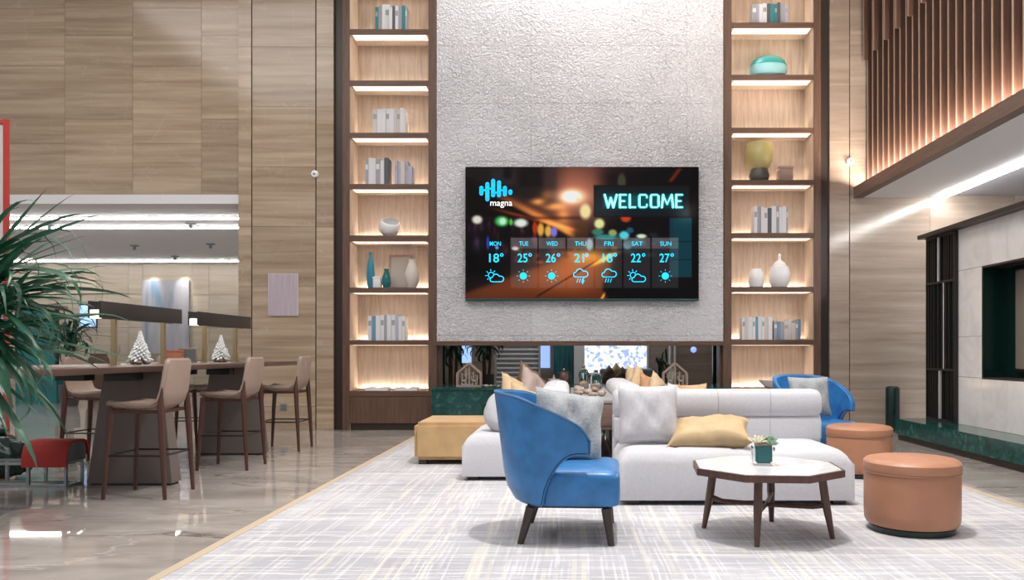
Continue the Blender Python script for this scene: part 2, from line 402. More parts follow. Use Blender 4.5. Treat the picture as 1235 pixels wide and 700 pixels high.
def prism_mesh(name, pts, y0, y1, smooth=False):
    """polygon in XZ extruded along Y"""
    bm = bmesh.new()
    a = [bm.verts.new((x, y0, z)) for x, z in pts]; b_ = [bm.verts.new((x, y1, z)) for x, z in pts]
    bm.faces.new(a); bm.faces.new(b_[::-1]); n = len(pts)
    for i in range(n): bm.faces.new((a[i], b_[i], b_[(i+1)%n], a[(i+1)%n]))
    return fin(bm, name, smooth)
def rock_mesh(name, r, seed, sq=(1,1,.6)):
    rnd = random.Random(seed); bm = bmesh.new(); bmesh.ops.create_icosphere(bm, subdivisions=2, radius=1)
    k = [rnd.uniform(0, 6) for _ in range(3)]
    for v in bm.verts:
        f = 1+.16*math.sin(3*v.co.x+k[0])+.13*math.sin(4*v.co.y+k[1])+.1*math.sin(5*v.co.z+k[2])
        v.co = Vector((v.co.x*sq[0], v.co.y*sq[1], v.co.z*sq[2]))*r*f
    return fin(bm, name, True, 80)
S0 = 960/11.5
def PX(x, s=S0): return (x-688)/s
def PZ(y, s=S0): return H+(425-y)/s

# ================================================================== THE SETTING
TOP = 7.6
floor = tag(box('floor', -17, 9, -5, 21.5, -.1, 0, FLOOR), 'polished beige grey marble floor', kind='structure')
ceil = tag(box('ceiling', -17, 9, -5, 11.4, TOP, TOP+.1, WHITE), 'high white lobby ceiling', kind='structure')
def stone_panels(parent, mat, x0, x1, y_front, y_back, zs, gap=.004):
    for za, zb in zip(zs, zs[1:]):
        box('stone_panel', x0+gap, x1-gap, y_front, y_back, za+gap, zb-gap, mat, parent)
# upper left wall above the opening
wl = tag(box('wall_left', -17, -4.70, 11.53, 11.9, 3.40, TOP, GROUT), 'beige stone wall above the lounge opening', kind='structure')
wl_inv = Matrix.Translation(-wl.location)
def under(parent, o): o.location = o.location - parent.location; o.parent = parent; return o
def panels_on(parent, mat, x0, x1, yf, yb, zs, gx=.002, gz=.002):
    for za, zb in zip(zs, zs[1:]):
        under(parent, box('stone_panel', x0+gx, x1-gx, yf, yb, za+gz, zb-gz, mat))
xs = [-12.25, -11.26, -10.27, -9.28, -8.30, PX(78), PX(160), PX(243), -4.79]
for i in range(len(xs)-1):
    ys = [235, 144, 43, -60, -112] if i % 2 else [235, 173, 80, 10, -80, -112]
    panels_on(wl, BEIGE, xs[i], xs[i+1], 11.50, 11.53, [PZ(y) for y in ys])
# stone pillar between the lounge opening and the bookcase
wp = tag(box('wall_pillar', -4.78, -3.41, 11.50, 12.3, 0, TOP, GROUT), 'beige stone pillar wall beside the bookcase', kind='structure')
for a, b_ in ((-4.78, -4.597), (-4.580, -3.674), (-3.657, -3.412)):
    panels_on(wp, BEIGE, a, b_, 11.46, 11.50, [0.0]+[PZ(y) for y in (490, 418, 346, 274, 202, 130, 58, -14, -86)]+[TOP], .0, .0015)
tag(box('trim_1', -3.41, -3.296, 11.52, 12.0, 0, TOP, BRONZE), 'dark bronze recess beside the left bookcase', kind='structure')
tag(box('trim_2', 3.62, 3.738, 11.52, 12.0, 0, TOP, BRONZE), 'dark bronze recess beside the right bookcase', kind='structure')
# right stone wall
wr_ = tag(box('wall_right', 3.738, 9, 11.52, 12.0, 0, TOP, GROUT), 'taupe stone wall right of the bookcase', kind='structure')
zr = [0]+[PZ(y) for y in (470, 411, 352, 293, 236, 170, 104, 38, -30, -98)]+[TOP]
for a, b_ in ((3.738, 4.020), (4.032, 5.185), (5.189, 6.4), (6.404, 7.6)):
    panels_on(wr_, TAUPE, a, b_, 11.48, 11.52, zr, .0, .001)
# centre: rough-cast relief tiles over the hearth opening
wc = tag(box('wall_center', -1.929, 2.204, 11.45, 11.75, 1.27, TOP, GROUT), 'white rough-cast relief wall behind the screen', kind='structure')
zc = [1.275] + [PZ(y, 84.2) for y in (405, 335, 265, 195, 125, 55, -15, -85)] + [TOP]
for za, zb in zip(zc, zc[1:]):
    for a, b_ in ((-1.929, PX(641)), (PX(641), PX(827)), (PX(827), 2.204)):
        under(wc, box('relief_tile', a+.0015, b_-.0015, 11.40, 11.45, za+.002, zb-.002, RELIEF))
tag(box('trim_3', -1.929, 2.204, 11.36, 11.75, 1.215, 1.272, WALNUT_X), 'walnut header over the hearth opening', kind='structure')
# hearth ledge of green marble
hl = tag(box('hearth_ledge', -1.925, 2.200, 11.02, 12.3, 0, .60, GREEN), 'dark green marble hearth ledge under the relief wall', 'hearth ledge')
hs = box('top_slab', -1.925, 2.200, 10.99, 12.3, .60, .632, GREEN); under(hl, hs)
for k, (a, b_) in enumerate(((-1.925, -1.885), (2.155, 2.200))):
    tag(box('trim_%d' % (4+k), a, b_, 11.5, 11.75, .632, 1.215, WALNUT), 'walnut jamb of the hearth opening', kind='structure')
# made-up room imitating the dark mirror's reflection in the hearth opening
wb = tag(box('wall_back', -3.4, 4.2, 16.2, 16.4, 0, 3.3, TAUPE), 'dim stone wall of the room behind the hearth', kind='structure')
for k, (x0, x1) in enumerate(((-3.4, -3.3), (4.1, 4.2))):
    tag(box('wall_side', x0, x1, 12.3, 16.2, 0, 3.3, TAUPE), 'dim side wall of the room behind the hearth', kind='structure')
tag(box('ceiling_back', -3.4, 4.2, 11.9, 16.4, 3.3, 3.4, CEIL), 'ceiling of the room behind the hearth', kind='structure')

# far lounge behind the left opening
tag(box('ceiling_lounge', -17, -4.78, 11.9, 21, 3.40, 3.55, CEIL), 'white lounge ceiling behind the opening', kind='structure')
tag(box('trim_6', -17, -4.78, 11.50, 11.9, 3.265, 3.398, WHITE), 'white edge band of the lounge ceiling', kind='structure')
for k, y in enumerate((13.38, 14.36, 19.65)):
    o = thing('ceiling_light_strip', ['bright ceiling light strip nearest the opening edge', 'second bright ceiling light strip from the opening', 'bright light strip along the far lounge wall'][k], 'light strip', (-10.8, y, 3.35))
    box('housing', -6, 6, -.05, .05, .03, .05, WHITE, o)
    box('diffuser', -5.98, 5.98, -.035, .035, .0, .03, LEDW, o)
wf = tag(box('wall_far', -17, -4.5, 20.6, 20.9, 0, 3.42, GROUT), 'pale stone wall at the back of the lounge', kind='structure')
s2 = 960/20.55
fx = [-15.4, -14.2, PX(60, s2), PX(115, s2), PX(155, s2), PX(172, s2), PX(232, s2), PX(252, s2), PX(300, s2)]
for a, b_ in zip(fx, fx[1:]):
    panels_on(wf, FARSTONE, a, b_, 20.55, 20.6, [0, .9, 1.75, 2.6, 3.4], .004, .004)
for k, (x, y) in enumerate(((60, 271), (230, 269), (162, 296), (211, 309), (254, 294))):
    s = (425-y)/(3.40-H); X = PX(x, s); Y = 960/s
    o = thing('ceiling_spot', 'small round ceiling fitting %s' % ['at far left between the light strips', 'at right between the light strips', 'in the middle of the lounge ceiling', 'near the far light strip', 'flat disc on the right of the lounge ceiling'][k], 'ceiling fitting', (X, Y, 3.40), group='lounge ceiling fittings')
    link('rim', lathe_mesh('rim', [(.09, 0), (.09, -.02), (.06, -.03)]), STEEL, o)
    link('nozzle', lathe_mesh('nozzle', [(.03, -.03), (.035, -.08), (.02, -.10)]), STEEL, o)

# mezzanine with slats on the right
wm = tag(box('wall_slatted', 4.40, 4.60, 3.5, 11.48, 3.50, TOP, SLATWOOD), 'walnut slatted mezzanine wall at upper right', kind='structure')
slat_me = boxes_mesh('slat', [(-.07, .07, -.011, .011, -(TOP-3.52)/2, (TOP-3.52)/2)]); slat_me.materials.append(SLATWOOD)
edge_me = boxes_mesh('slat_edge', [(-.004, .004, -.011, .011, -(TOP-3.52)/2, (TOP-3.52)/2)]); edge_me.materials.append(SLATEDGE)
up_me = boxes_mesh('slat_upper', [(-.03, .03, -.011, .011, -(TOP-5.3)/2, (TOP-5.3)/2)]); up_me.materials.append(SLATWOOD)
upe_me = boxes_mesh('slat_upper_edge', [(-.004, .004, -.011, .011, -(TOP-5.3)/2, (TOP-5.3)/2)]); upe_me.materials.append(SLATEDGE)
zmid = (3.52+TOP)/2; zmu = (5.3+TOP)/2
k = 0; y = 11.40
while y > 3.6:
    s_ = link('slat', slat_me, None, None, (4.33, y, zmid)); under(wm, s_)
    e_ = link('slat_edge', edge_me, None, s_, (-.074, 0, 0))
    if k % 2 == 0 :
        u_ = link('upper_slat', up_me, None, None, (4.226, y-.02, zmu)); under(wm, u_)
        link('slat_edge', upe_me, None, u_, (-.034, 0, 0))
    k += 1; y -= .187
lg = tag(box('trim_7', 4.085, 4.215, 3.5, 11.48, 3.345, 3.44, WALNUT_Y), 'walnut ledge under the slatted wall', kind='structure')
tag(box('trim_8', 4.085, 4.125, 3.5, 11.48, 3.44, 3.50, WALNUT_Y), 'walnut lip of the mezzanine ledge', kind='structure')
area('slat_uplight', (4.27, 7.4, 3.452), (.22, 7.8), 420, (1, .84, .70), (PI, 0, 0))
tag(box('ceiling_media', 4.215, 5.18, 3.5, 11.48, 3.348, 3.445, CEIL), 'white soffit under the mezzanine', kind='structure')
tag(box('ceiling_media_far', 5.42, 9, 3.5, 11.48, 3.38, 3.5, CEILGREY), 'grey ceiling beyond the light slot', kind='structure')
o = thing('ceiling_light_slot', 'long bright light slot in the soffit under the mezzanine', 'light slot', (5.30, 7.5, 3.32))
box('diffuser', -.05, .05, -4, 3.86, 0, .04, LEDS, o)
box('housing', -.119, .119, -4, 3.96, .04, .18, WHITE, o)

# media wall on the right, with plinth
XM = 4.6
wmd = tag(box('wall_media', XM+.03, 5.0, 4.0, 10.2, .27, 2.60, GROUT), 'pale stone media wall standing on the green plinth', kind='structure')
def media_panel(ya, yb, za, zb):
    under(wmd, box('stone_panel', XM, XM+.03, yb+.002, ya-.002, za+.002, zb-.002, MEDIASTONE))
yc = [9.44, 8.90, 8.395, 7.89, 7.39, 6.89, 6.4, 5.5, 4.6, 4.0]
for i, (ya, yb) in enumerate(zip(yc, yc[1:])):
    if i == 0 or yb < 6.0:
        for za, zb in ((.27, .83), (.83, 1.30), (1.30, 2.08), (2.08, 2.57)): media_panel(ya, yb, za, zb)
    else:
        media_panel(ya, yb, .27, .82); media_panel(ya, yb, 2.08, 2.57)
# niche cheeks
DARKGREEN = plain('dark_green_lacquer', (.003, .020, .016), .25)
# the wall body is opened for the niche with a boolean-free rebuild: the body is split round it
bm = bmesh.new(); cx, cy, cz = wmd.location
for b_ in ((XM+.03, 5.0, 8.90, 10.2, .27, 2.60), (XM+.03, 5.0, 4.0, 6.4, .27, 2.60), (XM+.03, 5.0, 6.4, 8.90, .27, .82), (XM+.03, 5.0, 6.4, 8.90, 2.08, 2.60), (4.90, 5.0, 6.4, 8.90, .82, 2.08)):
    bm_box(bm, b_[0]-cx, b_[1]-cx, b_[2]-cy, b_[3]-cy, b_[4]-cz, b_[5]-cz)
wmd.data = fin(bm, 'wall_media', False); wmd.data.materials.append(GROUT)
under(wmd, box('niche_cheek', XM, 4.90, 8.88, 8.90, .82, 2.08, DARKGREEN)); under(wmd, box('niche_head', XM, 4.90, 6.4, 8.88, 2.06, 2.08, BRONZE))
under(wmd, box('niche_sill', XM, 4.90, 6.4, 8.88, .82, .84, BRONZE)); under(wmd, box('niche_back', 4.88, 4.90, 6.4, 8.88, .84, 2.06, DARKGREEN))
o = thing('niche_television', 'television with taupe grey screen set in the media wall niche', 'television', (4.86, 7.55, .90))
box('casing', -.03, .02, -1.10, 1.10, 0, 1.12, BLACK, o, .006)
box('screen', -.034, -.029, -1.08, 1.08, .04, 1.10, plain('screen_taupe', (.20, .175, .145), .25), o)  # glare on the screen is put into its base colour
tag(box('trim_9', XM-.12, 5.05, 4.0, 10.28, 2.57, 2.62, BRONZE), 'dark cornice over the media wall', kind='structure')
pl = tag(box('marble_plinth', 4.17, XM+.03, 3.6, 10.22, .075, .27, GREEN), 'long green marble plinth below the media wall', 'plinth')
under(pl, box('toe_recess', 4.20, XM+.03, 3.6, 10.20, 0, .075, BRONZE))
under(pl, box('back_mass', XM+.03, 5.0, 3.6, 10.22, .0, .27, GREEN))
lat = thing('lattice_screen', 'tall black lattice screen of vertical bars at the media wall end', 'screen', (XM, 9.82, .272))
box('backing', -.005, .028, -.38, .38, 0, 2.29, DARKGREEN, lat)
for z in (.0, .62, 1.70, 2.27): box('rail', -.045, -.005, -.38, .38, z, z+.025, BLACK, lat)
for yy in (-.372, .372): box('stile', -.045, -.005, yy-.01, yy+.01, .0, 2.295, BLACK, lat)
rl = random.Random(4)
for (za, zb, wy) in ((.025, .62, .03), (.645, 1.70, -.09), (1.725, 2.27, .06)):
    yb = -.33
    while yb < .34:
        box('bar', -.04, -.006, yb-.008, yb+.008, za, zb, BLACK, lat); yb += rl.choice((.05, .075, .11))
    box('pale_bar', -.042, -.006, wy-.012, wy+.012, za, zb, plain('pale_bar', (.55, .55, .55), .3), lat)

# small fittings on the walls
for k, (x, y) in enumerate(((381, 211), (1024, 196))):
    o = thing('smoke_detector', ['round white detector on the pillar joint beside left bookcase', 'round white detector on the stone joint right of the bookcases'][k], 'detector', (PX(x), 11.475, PZ(y)))
    link('body', lathe_mesh('body', [(.055, 0), (.055, .03), (.045, .05), (.02, .055)]), WHITEGLOSS, o, rot=(PI/2, 0, 0))
    link('lens', lathe_mesh('lens', [(.018, .054), (.016, .062), (.006, .066)], 16), STEEL, o, rot=(PI/2, 0, 0))
# framed print on the pillar
PRINT, t_, b_ = nt('lilac_print')
g_ = t_.nodes.new('ShaderNodeTexCoord'); mp_ = t_.nodes.new('ShaderNodeMapping'); mp_.inputs['Scale'].default_value = (14, 1, .4)
n_ = t_.nodes.new('ShaderNodeTexNoise'); r_ = t_.nodes.new('ShaderNodeValToRGB')
t_.links.new(g_.outputs['Object'], mp_.inputs[0]); t_.links.new(mp_.outputs[0], n_.inputs['Vector']); t_.links.new(n_.outputs['Fac'], r_.inputs['Fac'])
r_.color_ramp.elements[0].color = (.36, .28, .32, 1); r_.color_ramp.elements[1].color = (.60, .54, .60, 1); t_.links.new(r_.outputs['Color'], b_.inputs['Base Color'])
o = thing('wall_print', 'pale lilac streaked print mounted on the stone pillar', 'print', (PX(343), 11.458, PZ(356)))
box('mount', -.215, .215, -.018, 0, -.305, .305, WHITE, o); box('picture', -.211, .211, -.022, -.017, -.301, .301, PRINT, o)
o = thing('wall_socket', 'small bronze socket plate low on the stone pillar', 'socket', (PX(343), 11.46, PZ(491)))
box('plate', -.05, .05, -.008, 0, -.05, .05, STEEL, o, .003); box('insert', -.03, .03, -.011, -.007, -.03, .03, GREYPAD, o)

# carpet
cp = tag(box('carpet', -2.0, 3.2, -3, 10.45, 0, .012, CARPET), 'pale grey carpet with white and yellow crosshatch lines', 'carpet')
under(cp, box('binding', -2.06, -2.0, -3, 10.5, 0, .014, CARPET_EDGE)); under(cp, box('binding', 3.2, 3.26, -3, 10.5, 0, .014, CARPET_EDGE))
under(cp, box('binding', -2.0, 3.2, 10.45, 10.5, 0, .014, CARPET_EDGE))

# ================================================================== BOOKCASES
def bookcase(name, label, x0, x1, sl, sr, tops, bottoms):
    t = thing(name, label, 'bookcase', ((x0+x1)/2, 11.4, 0))
    cx = (x0+x1)/2; a, b_ = x0-cx, x1-cx
    box('side_panel', a, a+sl, 0, .50, 0, TOP, WALNUT, t); box('side_panel', b_-sr, b_, 0, .50, 0, TOP, WALNUT, t)
    box('inner_lining', a+sl, a+sl+.006, .02, .44, .0, TOP, OAK, t); box('inner_lining', b_-sr-.006, b_-sr, .02, .44, .0, TOP, OAK, t)
    box('back_panel', a+sl, b_-sr, .44, .50, 0, TOP, OAK, t)
    for yt, yb in zip(tops, bottoms):
        zt, zb = PZ(yt, 84.2), PZ(yb, 84.2)
        s_ = box('shelf', a+sl, b_-sr, .005, .44, zb, zt, WALNUT_X, t)
        u_ = box('underside', a+sl+.006, b_-sr-.006, .03, .435, zb-.006, zb+.001, OAK, None); u_.parent = s_; u_.location = Vector(u_.location)-Vector(s_.location)
        k_ = box('light_lip', a+sl+.006, b_-sr-.006, .375, .387, zt, zt+.022, OAK, None); k_.parent = s_; k_.location = Vector(k_.location)-Vector(s_.location)  # added lip that hides the light strip from view
        l_ = box('light_strip', a+sl+.05, b_-sr-.05, .405, .425, zt, zt+.010, LED, None); l_.parent = s_; l_.location = Vector(l_.location)-Vector(s_.location)
        if yb == bottoms[-1]: continue
        f_ = box('light_panel', a+sl+.04, b_-sr-.04, .03, .22, zb-.008, zb-.005, UNDERGLOW, None); f_.parent = s_; f_.location = Vector(f_.location)-Vector(s_.location)  # added glowing sheet imitating a brightly lit shelf underside
    zb = PZ(bottoms[-1], 84.2)
    box('base_panel', a+sl, b_-sr, .012, .03, .10, zb-.008, WALNUT, t); box('toe_board', a+sl, b_-sr, .04, .06, 0, .10, BRONZE, t)
    return t
LT = [-89, -27, 35, 97, 160, 222, 284, 347, 411, 472]; LB = [-83, -21, 41, 103, 166, 228, 291, 353, 416, 478]
RT = [-101, -37, 27, 90, 154, 217, 281, 346, 410, 470]; RB = [-95, -31, 33, 96, 160, 223, 287, 352, 416, 477]
bookcase('bookcase', 'tall lit walnut bookcase left of the relief wall', PX(413, 84.2), PX(527, 84.2)-.002, .10, .12, LT, LB)
bookcase('bookcase', 'tall lit walnut bookcase right of the relief wall', PX(872, 84.2)+.002, PX(990, 84.2), .12, .10, RT, RB)
S84 = 960/11.6
ORD = ['first', 'second', 'third', 'fourth', 'fifth', 'sixth', 'seventh', 'eighth', 'ninth', 'tenth', 'eleventh', 'twelfth', 'thirteenth']
CN = ['white', 'ivory', 'grey', 'dark', 'blue', 'teal', 'lilac']
def book_row(xa, xb, ytop, yshelf, cols, label, group, seed, var=.12):
    r = random.Random(seed); z0 = PZ(yshelf, 84.2); x = PX(xa, S84); xe = PX(xb, S84); hh = PZ(ytop, S84)-PZ(yshelf, S84)
    i = 0
    while x < xe-.02:
        wd = min(r.uniform(.040, .068), xe-x); h = hh*(1-r.uniform(0, var)); dpt = r.uniform(.20, .24)
        c = BOOKCOLS[cols[i % len(cols)]]
        o = thing('book', '%s book from left, %s, %s' % (ORD[i], CN[cols[i % len(cols)]], label), 'book', (x+wd/2, 11.47+r.uniform(0, .02), z0+.001), group=group)
        bm = bmesh.new(); bm_box(bm, -wd/2, wd/2-.002, 0, .004, 0, h); bm_box(bm, -wd/2, -wd/2+.003, .004, dpt, 0, h); bm_box(bm, wd/2-.005, wd/2-.002, .004, dpt, 0, h)
        link('cover', fin(bm, 'cover', False), c, o)
        box('pages', -wd/2+.003, wd/2-.005, .004, dpt-.005, .003, h-.006, PAPERWHITE, o)
        if i % 3 == 0: box('spine_label', -wd/2+.006, wd/2-.008, -.001, 0, h*.6, h*.8, BOOKCOLS[2 if c is not BOOKCOLS[2] else 0], o)
        x += wd; i += 1
book_row(455, 493, 3, 35, [5, 2, 0, 0, 0, 3, 0, 2], 'topmost visible shelf of left bookcase', 'books on the top left shelf', 1)
book_row(452, 491, 129, 160, [1, 0, 0, 0, 0, 1], 'third visible shelf of left bookcase', 'books on the third left shelf', 2, .05)
book_row(443, 472, 189, 222, [2, 0, 0, 2, 0, 3], 'left cluster on fourth shelf of left bookcase', 'books on the fourth left shelf', 3)
book_row(478, 499, 192, 222, [6, 6, 1], 'right cluster on fourth shelf of left bookcase', 'lilac books on the fourth left shelf', 4, .3)
book_row(446, 492, 380, 411, [0, 4, 0, 0, 2, 0, 0, 6, 0], 'seventh shelf of left bookcase', 'books on the seventh left shelf', 5, .06)
book_row(905, 948, 0, 27, [2, 6, 0, 0, 3, 5, 5, 3], 'topmost visible shelf of right bookcase', 'books on the top right shelf', 6)
book_row(907, 948, 248, 281, [0, 2, 0, 0, 3, 0, 2, 0], 'fifth shelf of right bookcase', 'books on the fifth right shelf', 7, .08)
book_row(893, 929, 382, 410, [0, 1, 0, 0, 4, 0], 'left cluster on seventh shelf of right bookcase', 'white books on the seventh right shelf', 8, .05)
book_row(931, 963, 385, 410, [2, 4, 2, 1, 1, 1], 'right cluster on seventh shelf of right bookcase', 'grey books on the seventh right shelf', 9, .25)
# ornaments
def sphere_prof(r, n=14, z=0, a0=-PI/2, a1=PI/2, sq=1): return [(max(.002, r*math.cos(a0+(a1-a0)*i/n)), z+sq*r*math.sin(a0+(a1-a0)*i/n)) for i in range(n+1)]
z = PZ(284, 84.2)
o = thing('moon_vase', 'round white vase with a curved opening on left bookcase', 'vase', (PX(470, S84), 11.6, z+.001))
R_ = .155
prof_ = sphere_prof(R_, 20, 0, -PI/2, .62)+[(q, zz) for q, zz in reversed(sphere_prof(R_*.93, 16, .012, -.9, .60))]+[(.002, -.10)]
link('bowl', lathe_mesh('bowl', prof_, 36), WHITEGLOSS, o, (0, 0, .15), (.55, .30, 0))
link('foot', lathe_mesh('foot', [(.08, 0), (.085, .01), (.08, .02)]), WHITEGLOSS, o)
z = PZ(347, 84.2)
def vase(name, label, x, zz, prof, mat, neckmat=None, y=11.6):
    o = thing(name, label, 'vase', (PX(x, S84), y, zz+.001))
    link('body', lathe_mesh('body', prof), mat, o)
    rt, zt = prof[-1]
    link('rim', lathe_mesh('rim', [(rt, zt-.006), (rt+.006, zt), (rt+.002, zt+.006), (rt-.006, zt+.002)], cap=False), neckmat or mat, o)
    return o
vase('slim_vase', 'slim blue glazed vase on the sixth left bookcase shelf', 447, z, [(.035, 0), (.05, .06), (.058, .20), (.045, .36), (.022, .46), (.022, .52)], BLUEV)
vase('dark_vase', 'small teal vase on the sixth left bookcase shelf', 466, z, [(.04, 0), (.065, .07), (.06, .17), (.03, .25), (.035, .28)], TEAL)
vase('ivory_vase', 'ivory vase at the right of the sixth left bookcase shelf', 497, z, [(.06, 0), (.10, .10), (.105, .22), (.07, .33), (.05, .38), (.055, .42)], BOOKCOLS[1])
o = thing('leaning_frame', 'taupe picture frame leaning on the sixth left bookcase shelf', 'frame', (PX(480, S84), 11.72, z+.001)); o.rotation_euler = (-.16, 0, 0)
box('frame', -.17, .17, 0, .02, 0, .52, LANTERNWOOD, o, .004); box('picture', -.14, .14, -.003, .001, .03, .49, plain('frame_picture', (.42, .38, .35), .6), o)
o = thing('small_box', 'small white card box on the sixth left bookcase shelf', 'box', (PX(455, S84), 11.56, z+.001))
box('body', -.055, .055, 0, .12, 0, .14, PAPERWHITE, o, .003); box('lid', -.058, .058, -.003, .123, .14, .17, PAPERWHITE, o, .003)
z = PZ(472, 84.2)
for k, x in enumerate((456, 491)):
    o = thing('open_book', ['open white book lying left on the lowest left bookcase shelf', 'open white book lying right on the lowest left bookcase shelf'][k], 'book', (PX(x, S84), 11.52, z+.001), group='open books on the lowest shelf')
    box('cover', -.165, .165, -.02, .2, 0, .008, PAPERWHITE, o)
    for s_ in (-1, 1): 
        bm = bmesh.new(); n = 8
        prof = [(s_*.16*i/n, .009+.052*math.sin(min(1, i/n*1.25+.15)*PI*.5)*(1-.35*i/n)) for i in range(n+1)]
        link('page_block', prism_mesh('page_block', [(0, .008)]+prof+[(s_*.16, .008)], -.012, .19), PAPERWHITE, o); bm.free()
z = PZ(90, 84.2)
o = thing('glazed_jar', 'domed jar with turquoise lid and pale cyan base on right bookcase', 'jar', (PX(927, S84), 11.62, z+.001)); o.scale = (1, .72, 1)
link('body', lathe_mesh('body', [(.17, 0), (.25, .05), (.275, .13), (.265, .19)]), CYANV, o)
link('lid', lathe_mesh('lid', [(.27, .19), (.24, .26), (.16, .315), (.06, .34), (.01, .345)]), TEALV, o)
z = PZ(217, 84.2)
o = thing('olive_vase', 'broad olive yellow vase with dark foot on fourth right bookcase shelf', 'vase', (PX(916, S84), 11.62, z+.001))
link('body', lathe_mesh('body', [(.12, .20), (.19, .30), (.20, .45), (.18, .55), (.185, .57)]), OLIVE, o)
link('foot', lathe_mesh('foot', [(.10, 0), (.13, .03), (.15, .10), (.12, .20)]), DARKGLAZE, o)
o = thing('wooden_box', 'brown wooden box beside the olive vase on right bookcase', 'box', (PX(948, S84), 11.58, z+.001))
box('body', -.10, .10, 0, .2, 0, .20, LANTERNWOOD, o, .004); box('lid', -.105, .105, -.005, .205, .20, .24, LANTERNWOOD, o, .004)
z = PZ(346, 84.2)
vase('white_jar', 'squat white jar at left of the sixth right bookcase shelf', 912, z, [(.09, 0), (.11, .05), (.11, .20), (.08, .26), (.07, .27)], WHITEGLOSS)
o = vase('finial_vase', 'white lidded vase with finial on the sixth right bookcase shelf', 940, z, [(.10, 0), (.15, .08), (.16, .20), (.13, .30), (.09, .33)], WHITEGLOSS)
link('lid', lathe_mesh('lid', [(.095, .335), (.07, .37), (.025, .40), (.018, .44), (.024, .47), (.006, .50)]), WHITEGLOSS, o)
z = PZ(470, 84.2)
o = thing('shell_bowl', 'shallow white shell shaped bowl on the lowest right bookcase shelf', 'bowl', (PX(930, S84), 11.54, z+.001))
link('bowl', lathe_mesh('bowl', [(.06, 0), (.10, .02), (.17, .09), (.20, .13), (.19, .13), (.15, .08), (.07, .03), (.004, .028)]), WHITEGLOSS, o)
link('handle', tube_mesh('handle', [(.18, 0, .10), (.24, 0, .13), (.25, 0, .16)], .012), WHITEGLOSS, o)

